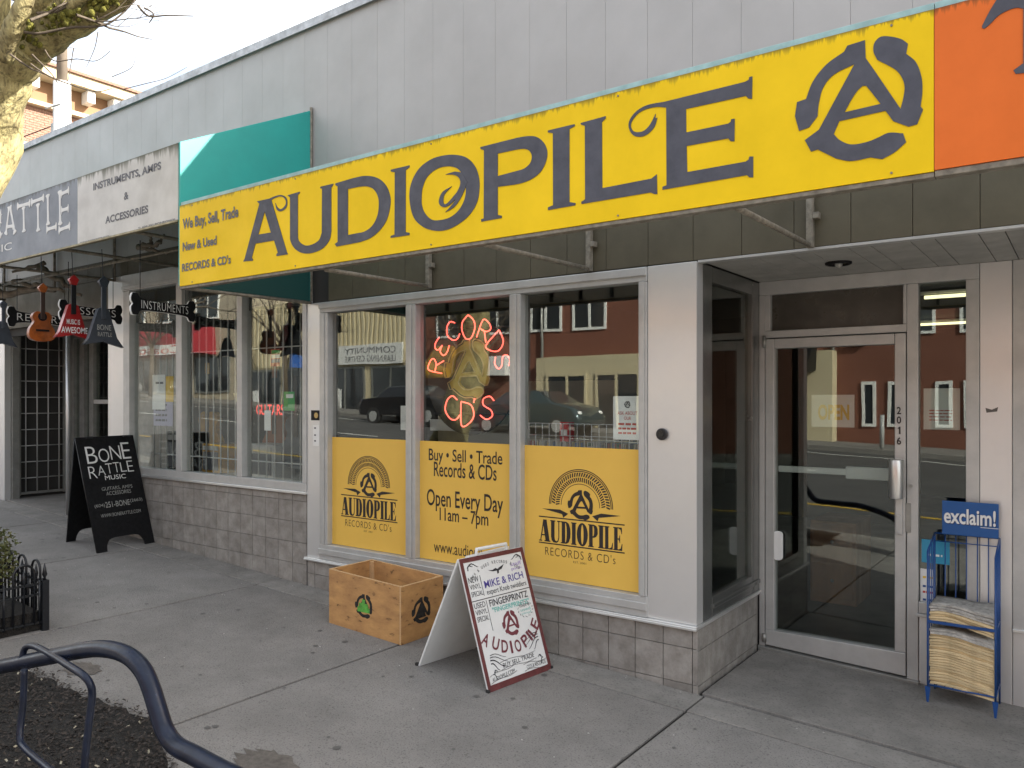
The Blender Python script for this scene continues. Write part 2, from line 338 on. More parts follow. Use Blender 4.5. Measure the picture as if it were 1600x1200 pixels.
# glyph outlines traced in sign space: (origin x, origin y, scale), outer, holes
GL = {
 'A': ((370, 260, 7.5), [(78,1115),(95,1085),(268,440),(240,410),(385,378),(445,352,1),(520,336,1),(575,360,1),(595,420,1),(577,490,1),(515,527,1),(472,505,1),(455,430),(480,478,1),(520,500,1),(565,465,1),(580,420,1),(560,372,1),(515,352,1),(450,370,1),(408,395),(590,1005),(602,1030),(470,1052),(468,1030),(485,1010),(440,868),(222,905),(178,1070),(192,1090),(190,1105)], [[(330,530),(403,775),(255,800)]]),
 'U': ((370, 260, 7.5), [(597,340),(740,297),(742,314),(718,335),(718,780),(728,870,1),(800,925,1),(880,918,1),(965,865,1),(1000,780),(1003,262),(980,258),(985,238),(1135,203),(1130,222),(1110,250),(1110,760),(1090,860,1),(1010,960,1),(880,1015,1),(770,1015,1),(680,960,1),(632,870,1),(628,800),(628,365)], []),
 'D': ((515, 240, 7.5), [(72,350),(280,288),(420,262,1),(560,285,1),(660,370,1),(712,500,1),(712,620,1),(670,780,1),(590,900,1),(480,990,1),(360,1037),(85,1090),(65,1060),(98,1035),(98,385),(72,372)], [[(218,415),(350,388),(440,385,1),(520,420,1),(572,510,1),(580,620,1),(560,740,1),(500,850,1),(410,915,1),(320,935),(218,955)]]),
 'I': ((515, 240, 7.5), [(720,190),(940,138),(940,160),(895,195),(893,920),(938,928),(938,955),(718,988),(720,965),(765,950),(768,220),(722,212)], []),
 'O': ((635, 220, 7.5), [(40,680,1),(60,500,1),(150,330,1),(290,220,1),(430,175,1),(560,165,1),(700,195,1),(800,290,1),(850,420,1),(858,560,1),(830,720,1),(740,870,1),(600,985,1),(470,1045,1),(340,1055,1),(200,1010,1),(90,900,1)], [[(180,680,1),(190,560,1),(250,420,1),(370,325,1),(490,300,1),(590,320,1),(650,380,1),(690,480,1),(700,600,1),(680,700,1),(620,810,1),(520,895,1),(400,930,1),(300,925,1),(220,850,1),(185,760,1)]]),
 'swirl': ((635, 220, 7.5), [(650,372),(570,362),(460,395),(560,400,1),(615,430,1),(638,490,1),(610,580,1),(550,660,1),(480,735,1),(447,742,1),(435,700,1),(450,630,1),(535,535),(430,600,1),(388,690,1),(395,750,1),(440,778,1),(500,760,1),(585,680),(540,750,1),(460,838),(560,780,1),(640,670,1),(690,560,1),(720,480)], []),
 'P': ((745, 200, 7.5), [(45,225),(480,115),(600,97,1),(700,105,1),(780,165,1),(825,260,1),(820,370,1),(760,500,1),(660,590,1),(540,642,1),(440,665),(248,690),(248,1020),(295,1028),(295,1055),(55,1098),(55,1070),(85,1060),(88,262),(47,247)], [[(248,300),(460,255),(560,245,1),(620,270,1),(648,330,1),(630,410,1),(560,475,1),(470,505),(248,565)]]),
 'I2': ((850, 170, 6.), [(38,205),(288,145),(292,162),(240,190),(240,875),(298,885),(295,905),(40,950),(40,925),(88,905),(86,230),(40,222)], []),
 'L': ((850, 170, 6.), [(345,135),(580,70),(580,92),(545,125),(548,745),(1010,655),(1060,615),(1063,800),(1035,800),(1000,785),(355,893),(352,873),(388,850),(386,160),(350,150)], []),
 'E': ((975, 110, 5.4545), [(350,268),(1030,100),(1065,82),(1070,58),(1095,52),(1092,243),(1060,240),(1040,218),(530,330),(532,530),(890,455),(912,438),(915,418),(945,412),(942,605),(910,605),(890,580),(535,645),(540,868),(1040,778),(1065,760),(1072,735),(1102,735),(1102,912),(1068,912),(1050,893),(330,1018),(330,993),(365,980),(362,318),(290,312,1),(200,328,1),(130,362,1),(78,420,1),(60,470,1),(78,515,1),(120,528,1),(170,516,1),(215,475,1),(243,430),(272,370),(268,410),(285,405),(262,480,1),(200,545,1),(140,566,1),(80,552,1),(44,490,1),(50,425,1),(110,348,1),(200,297,1)], []),
 'logo': ((1230, 40, 5.217), [(635,120),(640,265),(700,350),(925,680),(948,590,1),(958,500,1),(938,430,1),(885,362,1),(735,280),(705,215,1),(712,145,1),(760,95,1),(830,90,1),(930,112,1),(985,150),(970,230),(1050,300,1),(1095,420,1),(1102,540,1),(1088,660),(1108,685),(1060,805),(990,825),(865,780),(802,695),(425,780),(380,885),(430,935,1),(520,970,1),(650,950,1),(740,915,1),(830,875,1),(945,880),(970,950),(880,1030,1),(775,1090),(680,1075),(520,1105,1),(400,1085),(250,1010),(195,1028),(145,935),(260,850),(550,315),(380,402,1),(295,505,1),(258,640,1),(248,740),(180,830),(98,860),(65,740),(82,625),(155,600),(210,460,1),(320,320,1),(465,215),(492,165)], [[(615,492),(645,492),(700,560,1),(762,640),(468,708),(530,595,1),(575,530,1)]]),
 'T': ((1460, 0, 8.571), [(640,375),(640,350),(700,230,1),(760,120,1),(840,-10),(880,-90),(1900,-330),(1950,-60),(1800,40),(1500,40),(1310,70),(1310,850),(1420,900),(1420,950),(1090,992),(1060,945),(1190,850),(1190,120),(1120,105,1),(1010,130,1),(860,210,1),(740,330,1),(670,388)], []),
}
def glyph_loops(k, y):
    (ox, oy, sc), outer, holes = GL[k]; res = []
    for lp in [outer] + holes:
        q = []
        for p in smooth_path(lp): w = onY(ox + p[0] / sc, oy + p[1] / sc, y); q.append((w.x, w.z))
        res.append(q)
    return res
LOGO = glyph_loops('logo', SY)
_xs = [p[0] for p in LOGO[0]]; _zs = [p[1] for p in LOGO[0]]
_cx, _cz, _h = (min(_xs) + max(_xs)) / 2, (min(_zs) + max(_zs)) / 2, max(_zs) - min(_zs)
LOGO = [[((x - _cx) / _h, (z - _cz) / _h) for x, z in lp] for lp in LOGO]       # unit height, centred
def logo(m, parent, o, h, ex=(1, 0, 0), ey=(0, 0, 1), n=FN, sx=1., name='logo', depth=.003):
    return decal(name, [[(x * h * sx, z * h) for x, z in lp] for lp in LOGO], m, parent, o, ex, ey, n, depth)
# ------------------------------------------------------------------ ground, road, pavement
gm = MB()
xs = [-900, -48, -1.712, 30, 900]
for i in range(4):
    a, b = xs[i], xs[i + 1]
    gm.quad((a, -900, g(a) - .16), (b, -900, g(b) - .16), (b, 900, g(b) - .16), (a, 900, g(a) - .16))
gm.build('road', ASPH)['kind'] = 'structure'
rl = struct('road_markings')
for i, x in enumerate(range(-44, 28, 6)):
    MB().slab(x, x + 3, -8.35, -8.23, -.148, .008).build('lane_dash', PAINTW, rl)
MB().slab(-47, 29, -13.6, -13.5, -.148, .008).build('edge_line', PAINTW, rl)
MB().slab(-47, 29, -2.9, -2.8, -.148, .008).build('edge_line', PAINTY, rl)
pv = struct('pavement', (XC, 2, 0))
MB().slab(-40, 12, .33, 5.2, -.012, .14).build('joint_bed', JOINT, pv)
j = -1.668
js = [j + 1.79 * k for k in range(-20, 8)]
for a, b in zip(js[:-1], js[1:]):
    MB().slab(a + .009, b - .009, .52, 3.785, 0, .1).build('slab', CONC, pv, .004)
for a, b in zip(js[:-1], js[1:]):
    MB().slab(a + .005, b - .005, 3.793, 4.032, .003, .1).build('kerb_strip', CONC2, pv, .004)
MB().slab(XC + .02, 3.4, 4.063, 5.16, .006, .1).build('entry_floor', CONC2, pv, .003)
MB().slab(-10.7, -8.0, 4.063, 5.16, .006, .1).build('entry_floor', CONC2, pv, .003)
for a, b in zip(js[:-1], js[1:]):
    MB().slab(a + .004, b - .004, .31, .512, .002, .2).build('kerb', CONC2, pv, .012)
fp = struct('far_pavement')
for k in range(40):
    a = -58 + k * 2.2
    MB().slab(a, a + 2.19, -18.1, -15, -.02, .2).build('slab', CONC, fp)

# ------------------------------------------------------------------ the shop building
B = thing('storefront_building', 'long single-storey grey shop building with aluminium windows under the yellow sign', 'building', (XC, FY, 0))
edges = [-.386 + .2705 * k for k in range(-46, 10)]
pm = {}
for a, b in zip(edges[:-1], edges[1:]):
    MB().box(a + .0005, b - .0005, FY - .02, FY + .03, 3.02, 4.53).build('cladding_panel', CLAD, B, .0012)
    zb = 2.36 if a > -4.9 else 2.835
    MB().box(a + .001, b - .001, FY - .014, FY + .03, zb, 2.995).build('cladding_panel', CLADO, B, .003)
MB().box(-13, 2.2, FY - .025, FY + .03, 2.996, 3.019).build('cladding_trim', CLADO, B)
fl = MB().box(-13.05, 2.3, FY - .045, FY + .32, 4.532, 4.566); fl.box(-13.05, 2.3, FY - .05, FY - .046, 4.50, 4.566); fl.build('roof_flashing', FLASH, B, .003)
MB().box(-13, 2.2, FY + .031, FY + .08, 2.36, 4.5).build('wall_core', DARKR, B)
sh = MB(); sh.box(-13, 2.2, FY + .1, 16, 4.30, 4.42); sh.box(-13, 2.2, 16, 16.2, -1, 4.4); sh.box(-13.2, -13, FY + .02, 16, -1, 4.5); sh.box(2.2, 2.4, FY + .02, 16, -1, 4.5)
sh.build('roof_and_walls', CLAD, B)
# dark rooms behind the glass
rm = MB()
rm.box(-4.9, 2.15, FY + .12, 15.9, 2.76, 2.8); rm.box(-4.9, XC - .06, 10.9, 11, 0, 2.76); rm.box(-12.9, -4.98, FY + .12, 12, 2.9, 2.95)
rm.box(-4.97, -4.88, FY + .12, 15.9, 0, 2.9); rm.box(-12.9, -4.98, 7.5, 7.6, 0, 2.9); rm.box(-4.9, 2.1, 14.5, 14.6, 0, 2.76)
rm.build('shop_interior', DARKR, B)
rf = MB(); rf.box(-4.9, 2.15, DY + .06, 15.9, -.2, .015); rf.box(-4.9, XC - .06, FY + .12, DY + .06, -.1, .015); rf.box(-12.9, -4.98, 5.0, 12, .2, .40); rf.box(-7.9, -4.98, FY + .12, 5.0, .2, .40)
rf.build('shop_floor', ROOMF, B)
# aluminium posts and panels
def frame(name, parent, *rects, m=ALUF, y0=FY - .03, y1=FY + .05, bevel=.003):
    b = MB()
    for (x0, x1, z0, z1) in rects: b.box(x0, x1, y0, y1, z0, z1)
    return b.build(name, m, parent, bevel)
frame('corner_panel', B, (-2.004, XC, .372, 2.352), m=ALU, y0=FY - .028, y1=FY + .06, bevel=.002)
frame('post_panel', B, (-4.945, -4.79, .372, 2.352), m=ALU, y0=FY - .028, y1=FY + .06, bevel=.002)
frame('shop_column', B, (-8.05, -7.75, .86, 2.832), m=ALU, y0=FY - .028, bevel=.002)
# the record shop window of three lights
WN = MB(); FYO = FY - .04
wf = box('window', ALUF, B, -4.786, -2.006, FYO, FY + .05, 2.268, 2.35, .003)
hd = MB().box(-4.786, -2.006, FYO - .012, FYO, 2.300, 2.345); hd.build('header_cap', ALUF, wf, .003)
for (a, b) in ((-4.786, -4.695), (-3.872, -3.780), (-2.965, -2.880), (-2.056, -2.006)):
    q = MB().box(a, b, FYO, FY + .05, .49, 2.266); 
    q.build('mullion', ALUF, wf, .003)
    c_ = (a + b) / 2; MB().box(c_ - .014, c_ + .014, FYO - .009, FYO - .001, .49, 2.266).build('glazing_cap', ALUF, wf, .003)
sill = MB().box(-4.79, -2.002, FYO, FY + .05, .372, .489); sill.build('bottom_rail', ALUF, wf, .003)
MB().box(-4.79, -2.002, FYO - .012, FYO - .001, .412, .455).build('bottom_rail', ALUF, wf, .003)
for (a, b) in ((-4.699, -3.868), (-3.784, -2.961), (-2.884, -2.052)):
    box('pane', GLASS, wf, a, b, FY + .012, FY + .018, .48, 2.275)
    box('gasket', BLACK, wf, a + .003, b - .003, FY + .020, FY + .0215, .485, .4965)
for (a, b) in ((-4.699, -3.868), (-3.784, -2.961), (-2.884, -2.052)):
    box('window_vinyl', VIN, wf, a + .003, b - .003, FY + .0085, FY + .010, .492, 1.313)
sl_ = MB(); sl_.box(-4.952, -1.700, FY - .055, FY + .05, .352, .371); sl_.box(-4.952, -1.700, FY - .06, FY - .055, .348, .362)
sl_.box(XC - .04, XC + .012, FY + .05, DY - .02, .352, .371)
sl_.build('sill_lip', mat('bright_sill', (.72, .72, .70), .3, .7), B, .003)
# guitar shop window of three lights behind bars
gw = box('window', ALUF, B, -7.748, -4.948, FYO, FY + .05, 2.674, 2.832, .003)
MB().box(-7.748, -4.948, FYO - .01, FYO - .001, 2.69, 2.72).build('header_cap', ALUF, gw, .003)
for (a, b) in ((-7.748, -7.69), (-7.685, -7.614), (-6.786, -6.691), (-5.852, -5.78), (-4.992, -4.948)):
    MB().box(a, b, FYO + (.0 if a > -7.7 else .01), FY + .05, .945, 2.672).build('mullion', ALUF, gw, .003)
MB().box(-7.748, -4.948, FYO, FY + .05, .878, .943).build('bottom_rail', ALUF, gw, .003)
for (a, b) in ((-7.618, -6.782), (-6.695, -5.848), (-5.784, -4.988)): box('pane', GLASS, gw, a, b, FY + .012, FY + .018, .935, 2.68)
MB().box(-8.06, -4.946, FY - .055, FY + .05, .855, .877).build('sill_lip', MATS['bright_sill'], B, .003)
bars = MB(); bm_ = mat('white_bars', (.62, .62, .60), .5)
for k in range(24):
    x = -7.58 + k * .1135
    MB().tube([(x, FY + .2, .90), (x, FY + .2, 2.70)], .0065, 6).build('security_bar', bm_, gw)
for z in (1.06, 2.05): MB().tube([(-7.64, FY + .2, z), (-4.96, FY + .2, z)], .006, 6).build('security_bar', bm_, gw)
MB().box(-7.64, -4.98, FY + .05, FY + .7, .86, .90).build('display_shelf', SOFF, gw)
# tile plinths
tile_me = {}
def tiles(parent, p0, d, length, zs, w=.1735, n=V((0, -1, 0)), start=0.):
    """tiles along direction d from p0; zs = joint heights from top to bottom"""
    s = start; p0 = V(p0); d = V(d)
    while s < length - .01:
        e = min(s + w, length)
        if s == start and start < 0: pass
        s0 = max(s, 0)
        for zt, zb in zip(zs[:-1], zs[1:]):
            b = MB(); a0 = p0 + d * (s0 + .002); a1 = p0 + d * (e - .002); nn = n * (.008 + random.uniform(0, .0015))
            b.hexa([a0 + nn + V((0, 0, zb + .002)), a1 + nn + V((0, 0, zb + .002)), a1 + V((0, 0, zb + .002)), a0 + V((0, 0, zb + .002)),
                    a0 + nn + V((0, 0, zt - .002)), a1 + nn + V((0, 0, zt - .002)), a1 + V((0, 0, zt - .002)), a0 + V((0, 0, zt - .002))])
            b.build('tile', TILE, parent, .0015)
        s = e
tw = box('tile_wall', GROUT, B, -4.944, XC - .008, FY - .016, FY + .06, -.2, .351)
tiles(tw, (-4.944, FY - .016, 0), (1, 0, 0), 3.238, [.350, .241, .045, -.15], start=-.09)
tw2 = box('tile_wall', GROUT, B, -8.05, -4.948, FY - .016, FY + .06, 0, .854)
tiles(tw2, (-8.05, FY - .016, 0), (1, 0, 0), 3.102, [.853, .795, .63, .465, .30, .12], start=-.03)
tw3 = box('tile_wall', GROUT, B, XC - .06, XC - .008, FY + .061, DY - .03, -.2, .351)
tiles(tw3, (XC - .008, FY - .022, 0), (0, 1, 0), DY - .05 - FY, [.350, .228, .036, -.15], n=V((1, 0, 0)), w=.2)
# recess side window
sw = MB()
sw.box(XC - .05, XC, FY + .062, 4.256, .372, 2.352); sw.box(XC - .05, XC, 4.91, DY - .028, .372, 2.352)
sw.box(XC - .05, XC, 4.257, 4.909, .372, .485); sw.box(XC - .05, XC, 4.257, 4.909, 2.262, 2.352)
sw = sw.build('side_window', ALUS, B, .003)
MB().box(XC - .0, XC + .01, 4.257, DY - .03, .42, .445).build('side_rail', ALUS, sw, .003)
box('pane', GLASS3, sw, XC - .03, XC - .024, 4.25, 4.915, .478, 2.268)
MB().box(XC - .33, XC - .3, 4.5, 4.53, .2, 2.6).build('inner_post', ALUD, sw)
# entry soffit of narrow planks, downlight
sf = MB().box(XC, 2.1, FY + .035, DY + .1, 2.385, 2.4).build('soffit', DARKR, B)
x = XC + .002; k = 0
while x < 1.2:
    w = .104 if k % 2 else .178
    MB().box(x + .002, x + w - .002, FY + .04, DY + .02, 2.358, 2.384).build('soffit_plank', SOFF, sf, .002); x += w; k += 1
MB().box(XC, 2.1, FY - .012, FY + .038, 2.345, 2.359).build('soffit_edge', ALUF, B, .002)
dl = MB(); pts = [(-1.111 + .062 * cos(t * pi / 8), 4.572 + .062 * sin(t * pi / 8), 2.354) for t in range(16)]
dl.tube(pts, .01, 6, closed=True); dlo = dl.build('downlight', BLACK, B)
MB().tube([(-1.111, 4.572, 2.3515), (-1.111, 4.572, 2.3565)], .058, 16).build('reflector', mat('lamp_reflector', (.06, .055, .05), .15, .9), dlo)
MB().ico((-1.111, 4.572, 2.348), .022).build('bulb', mat('bulb_glass', (.3, .3, .28), .1), dlo)
# entrance
D0 = DY - .03; D1 = DY + .05
en = frame('door_frame', B, (XC - .0, -.484, 2.272, 2.357), (XC, -1.676, -.02, 2.271), (-.848, -.788, -.06, 2.271), (-.549, -.484, -.06, 2.271), (-1.675, -.849, 1.995, 2.040), (-1.675, -1.640, 2.041, 2.271), (-.868, -.849, 2.041, 2.271), y0=D0, y1=D1)
box('transom_pane', mat('dusty_dark_glass', (.062, .056, .045), .28, var=.35, vscale=6), B, -1.645, -.864, DY + .006, DY + .012, 2.035, 2.276)
box('sidelight_pane', GLASS2, B, -.79, -.545, DY + .006, DY + .012, .43, 2.275)
sr = MB().box(-.787, -.55, D0, D1, .372, .436); sr.box(-.80, -.47, D0 - .02, D1, .352, .371); sr.build('sidelight_rail', ALUF, B, .003)
box('kick_panel', ALU, B, -.786, -.551, D0 + .008, D1, -.08, .350, .003)
box('entry_panel', ALU, B, -.482, -.330, D0 + .006, D1, -.08, 2.357, .003)
box('entry_panel', ALUF, B, -.328, -.255, D0, D1, .345, 2.357, .003)
box('entry_panel', ALU, B, -.328, 1.2, D0 + .006, D1, -.1, .343, .003)
box('entry_panel', MATS['bright_sill'], B, -.328, 1.2, D0 - .02, D0 + .005, .345, .362, .002)
box('window_pane', GLASS2, B, -.254, 1.2, DY + .006, DY + .012, .363, 2.357)
door = MB()
for r_ in ((-1.671, -1.613, .127, 1.988), (-.912, -.853, .127, 1.988), (-1.612, -.913, 1.926, 1.988)): door.box(r_[0], r_[1], D0 - .004, D1 - .01, r_[2], r_[3])
door.hexa([(a_, b_, g(a_) + .03) for a_, b_ in ((-1.671, D0 - .004), (-.853, D0 - .004), (-.853, D1 - .01), (-1.671, D1 - .01))] + [(a_, b_, .126) for a_, b_ in ((-1.671, D0 - .004), (-.853, D0 - .004), (-.853, D1 - .01), (-1.671, D1 - .01))])
door = door.build('door', ALUF, B, .004)
box('pane', GLASS2, door, -1.616, -.91, DY + .004, DY + .01, .12, 1.93)
MB().slab(XC, -.78, D0 - .03, D1, .022, .05).build('threshold', ALUD, B, .003)
hb = MB().tube([onY(1400, 718, D0 - .07) + V((0, 0, 0)), onY(1400, 779, D0 - .07)], .040, 20); hb.build('door_handle', mat('satin_steel', (.6, .6, .58), .3, .8), door, .004)
lk = MB().box(-.905, -.868, D0 - .018, D0 - .005, .815, 1.03); lk.tube([(-.887, D0 - .03, .925), (-.887, D0 - .01, .925)], .009, 10); lk.tube([(-.887, D0 - .024, .825), (-.887, D0 - .01, .825)], .007, 10); lk.build('lock_plate', ALUF, door, .004)
MB().box(-.853, -.825, D0 - .008, D0 - .001, .83, 1.0).build('strike_plate', ALUD, B, .002)
pl_ = MB(); rr = []
for (cx_, cz_, a0) in ((-1.585, .74, 0), (-1.60, .74, 90), (-1.60, .60, 180), (-1.585, .60, 270)):
    for t in range(5): a = R(a0 + t * 22.5); rr.append((cx_ + .022 * cos(a), cz_ + .022 * sin(a)))
pl_.prism(rr, (0, DY - .012, 0), (1, 0, 0), (0, 0, 1), (0, -.02, 0)).build('pull_guard', WHITE, door, .003)
pb = MB(); pb.box(-1.612, -.90, DY + .04, DY + .065, 1.135, 1.175); pb.box(-1.2, -.93, DY + .035, DY + .075, 1.115, 1.19); pb.build('push_bar', mat('white_bar', (.8, .8, .8), .3), door, .006)
hg = MB(); hg.tube([(-1.674, D0 - .015, 1.93), (-1.674, D0 - .015, 2.01)], .011, 10); hg.build('hinge', ALUD, door)
hg = MB(); hg.tube([(-1.674, D0 - .015, .05), (-1.674, D0 - .015, .10)], .014, 10); hg.build('hinge', ALUD, door)
for k, ch in enumerate('2016'):
    zc = [1.515, 1.46, 1.40, 1.338][k]
    if ch == '1':
        decal('house_number', [[(.004, 0), (.012, 0), (.012, .043), (.006, .043), (-.002, .034), (-.002, .028), (.004, .033)]], INKB, door, (-.892, D0 - .0045, zc)); continue
    text(ch, INKB, door, None, None, o=(-.90, D0 - .0045, zc), ex=(1, 0, 0), ey=(0, 0, 1), w=.024 if ch != '1' else .012, h=.043, bold=.02 if ch != '1' else 0, name='house_number')
MB().tube([(-.826, D0 - .012, 1.10), (-.826, D0 - .001, 1.10)], .009, 10).build('key_cylinder', ALUD, B)
bt = MB(); bt.prism([(-.455, 1.555), (-.425, 1.545), (-.395, 1.56), (-.40, 1.535), (-.425, 1.532), (-.45, 1.528)], (0, D0 + .004, 0), (1, 0, 0), (0, 0, 1), (0, -.002, 0)); bt.build('glue_mark', mat('glue_mark', (.12, .11, .10), .8), B)
# guitar shop entry recess
rc = box('recess_wall', ALU, B, -12.9, -10.55, FY - .02, FY + .05, -.2, 2.832, .003)
box('recess_wall', CLADO, B, -10.62, -8.06, FY - .01, FY + .05, 2.45, 2.832)
box('recess_ceiling', SOFF, B, -10.62, -8.06, FY + .05, 4.9, 2.5, 2.52)
box('recess_post', ALUD, B, -10.62, -10.52, FY + .055, 4.2, .2, 2.49, .003)
gt = MB().box(-10.62, -10.58, 4.21, 4.24, .42, 2.49); gt.box(-10.62, -10.58, 4.74, 4.77, .42, 2.49); gt.box(-10.62, -10.58, 4.24, 4.74, 2.40, 2.44); gt.box(-10.62, -10.58, 4.24, 4.74, .43, .46)
gt = gt.build('security_gate', ALUD, B, .002)
for k in range(4): MB().tube([(-10.6, 4.30 + k * .13, .45), (-10.6, 4.30 + k * .13, 2.42)], .008, 6).build('gate_bar', ALUF, gt)
for k in range(9): MB().tube([(-10.6, 4.24, .63 + k * .2), (-10.6, 4.74, .63 + k * .2)], .006, 6).build('gate_bar', ALUF, gt)
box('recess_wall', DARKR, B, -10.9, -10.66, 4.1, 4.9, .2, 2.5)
bd = frame('recess_door', B, (-10.6, -10.46, .3, 2.5), (-10.30, -10.18, .3, 2.5), (-10.05, -9.95, .3, 2.5), (-9.25, -8.0, .3, 2.5), (-10.5, -9.2, 2.38, 2.5), m=ALUD, y0=4.80, y1=4.88)
box('pane', GLASS2, bd, -10.46, -9.24, 4.84, 4.845, .4, 2.38)
box('door_plate', ALUF, bd, -9.95, -9.25, 4.81, 4.86, 1.55, 1.60)
MB().tube([(-9.10, 4.12, g(-9.1)), (-9.10, 4.12, 2.48)], .022, 12).build('support_pole', mat('galvanised', (.55, .56, .56), .4, .7), B)

# ------------------------------------------------------------------ yellow sign
YS = thing('yellow_shop_sign', 'long yellow sign board reading AUDIOPILE above the record shop windows', 'sign', (-2.65, SY, 2.355))
x0, x1 = -4.889, -.411
box('sign_face', YEL, YS, x0, x1, SY, SY + .02, 2.356, 2.893)
box('backing_panel', BEIGE, YS, x0 + .01, x1, SY + .021, SY + .03, 2.362, 2.885)
for k in range(17):
    xx = x0 + .12 + k * .27
    box('rib', BLACK, YS, xx, xx + .018, SY + .031, SY + .06, 2.37, 2.88)
for k, (a, b) in enumerate(((x0, -2.6), (-2.598, x1))): box('top_rail', TEALP, YS, a, b, SY + .008, SY + .05, 2.894, 2.918, .002)
box('bottom_rail', STEEL, YS, x0, x1, SY + .005, SY + .05, 2.338, 2.355, .002)
for k in ('A', 'U', 'D', 'I', 'O', 'P', 'I2', 'L', 'E'):
    decal('letter', glyph_loops(k, SY), INK, YS, (0, SY, 0))
decal('letter_swirl', glyph_loops('swirl', SY), INK, YS, (0, SY, 0), depth=.004)
decal('logo', glyph_loops('logo', SY), INK, YS, (0, SY, 0))
for s, p, q in (("We Buy, Sell, Trade", (286, 364), (373, 321)), ("New & Used", (286, 393), (339, 368)), ("RECORDS & CD's", (285, 425), (361, 398))):
    # first point lower-left corner, second upper-right corner
    a = onY(p[0], p[1], SY); b = onY(q[0], q[1], SY)
    text(s, INKG, YS, a, b, bold=.03)
for (wall, end, zt) in (((675, 447), (500, 424), 3), ((925, 420), (750, 385), 3), ((1268, 383), (1143, 326), 3)):
    w = onY(*wall, FY); e = onY(*end, SY)
    br = MB(); br.box(w.x - .012, w.x + .02, FY - .055, FY - .021, w.z - .02, 3.3); br = br.build('bracket', STEEL, YS, .002)
    MB().tube([(w.x, FY - .04, w.z - .005), (e.x, SY + .04, e.z + .015)], .013, 8).build('strut', STEEL, br)
    MB().tube([(w.x, FY - .04, 3.25), (e.x, SY + .04, 2.89)], .011, 8).build('strut', STEEL, br)
    MB().box(w.x + .021, w.x + .05, FY - .06, FY - .022, w.z + .12, w.z + .15).build('clamp', STEEL, br, .002)
for k in range(5):
    for z_ in (2.372, 2.874):
        xx = x0 + .15 + k * 1.05; MB().tube([(xx, SY - .004, z_), (xx, SY, z_)], .004, 8).build('screw_head', STEEL, YS)
# orange sign
OS = thing('orange_shop_sign', 'orange sign board joined to the right end of the yellow sign', 'sign', (0.5, SY, 2.355))
box('sign_face', ORA, OS, -.409, 2.2, SY, SY + .02, 2.36, 2.893)
box('backing_panel', BEIGE, OS, -.409, 2.2, SY + .021, SY + .03, 2.362, 2.885)
for k in range(9): box('rib', BLACK, OS, -.3 + k * .27, -.282 + k * .27, SY + .031, SY + .06, 2.37, 2.88)
box('top_rail', TEALP, OS, -.409, 2.2, SY + .008, SY + .05, 2.894, 2.918, .002)
box('bottom_rail', STEEL, OS, -.409, 2.2, SY + .005, SY + .05, 2.338, 2.359, .002)
decal('letter', glyph_loops('T', SY), INK, OS, (0, SY, 0))
MB().box(.3, .33, FY - .055, FY - .021, 2.36, 3.3).build('bracket', STEEL, OS)

# ------------------------------------------------------------------ awning of the guitar shop
AW = thing('guitar_shop_awning', 'wedge awning with teal end panel and weathered white and grey sign fronts', 'awning', (-7, 3.5, 2.8))
xe = -4.889
ep = MB().prism([(SY + .004, 2.362), (FY - .024, 2.372), (FY - .024, 3.862), (SY + .004, 3.322)], (xe, 0, 0), (0, 1, 0), (0, 0, 1), (-.02, 0, 0)); ep.build('end_panel', TEAL, AW, .002)
MB().box(xe + .0006, xe + .003, SY + .006, FY - .05, 2.366, 2.66).build('end_panel_shade', mat('shaded_teal', (.004, .045, .04), .5), AW)  # added sheet: the sign's shade on the teal end panel, put into colour
tr = MB(); tr.tube([(xe - .0, FY - .035, 2.37), (xe, FY - .035, 3.88)], .012, 6); tr.tube([(xe - .01, SY + .01, 2.35), (xe - .01, FY - .03, 2.357)], .013, 8); tr.build('end_trim', STEEL, AW)
tp = MB().hexa([(-10.6, SY + .002, 3.30), (xe - .022, SY + .002, 3.30), (xe - .022, FY - .022, 3.84), (-10.6, FY - .022, 3.84), (-10.6, SY + .002, 3.318), (xe - .022, SY + .002, 3.318), (xe - .022, FY - .022, 3.858), (-10.6, FY - .022, 3.858)]); tp.build('top_skin', TEAL, AW)
wsgn = box('front_panel', BONEW, AW, -6.305, xe - .022, SY, SY + .02, 2.806, 3.318); wsgn['label'] = 'white front panel listing instruments and amps'
gs = box('front_panel', BONEG, AW, -10.6, -6.307, SY, SY + .02, 2.806, 3.318); gs['label'] = 'slate grey front panel with bone lettering'
MB().box(-10.6, xe - .022, SY - .004, SY + .03, 2.79, 2.805).build('bottom_trim', mat('brass_trim', (.32, .28, .17), .5, .4, var=.3, vscale=20), AW, .002)
for s, p, q in (("INSTRUMENTS, AMPS", (146, 300), (252, 252)), ("&", (194, 313), (201, 299)), ("ACCESSORIES", (165, 350), (232, 320)), ("www.bonerattle.com", (125, 380), (171, 367)), ("T: 604.251.BONE(2663)", (216, 359), (274, 341))):
    text(s, INKG, wsgn, onY(*p, SY), onY(*q, SY), bold=.03, depth=.002)
def bone(b, p, q, w=.037):
    """a bone stroke: shaft with two knobs at each end, on the sign plane"""
    p, q = V(p), V(q); d = (q - p).normalized(); nn = V((-d.z, 0, d.x))
    L_ = (q - p).length
    prof = [(0, .25), (.015, .75), (.05, .95), (.09, .62), (.14, .4), (.5, .33), (.86, .4), (.91, .62), (.95, .95), (.985, .75), (1, .25)]
    up = [p + d * L_ * t + nn * w * k for t, k in prof]; lo = [p + d * L_ * t - nn * w * k for t, k in prof[::-1]]
    pts = [(a.x, a.z) for a in up + lo]; return pts
def bl(u, v): return onY(u / 10, 280 + v / 10, SY)
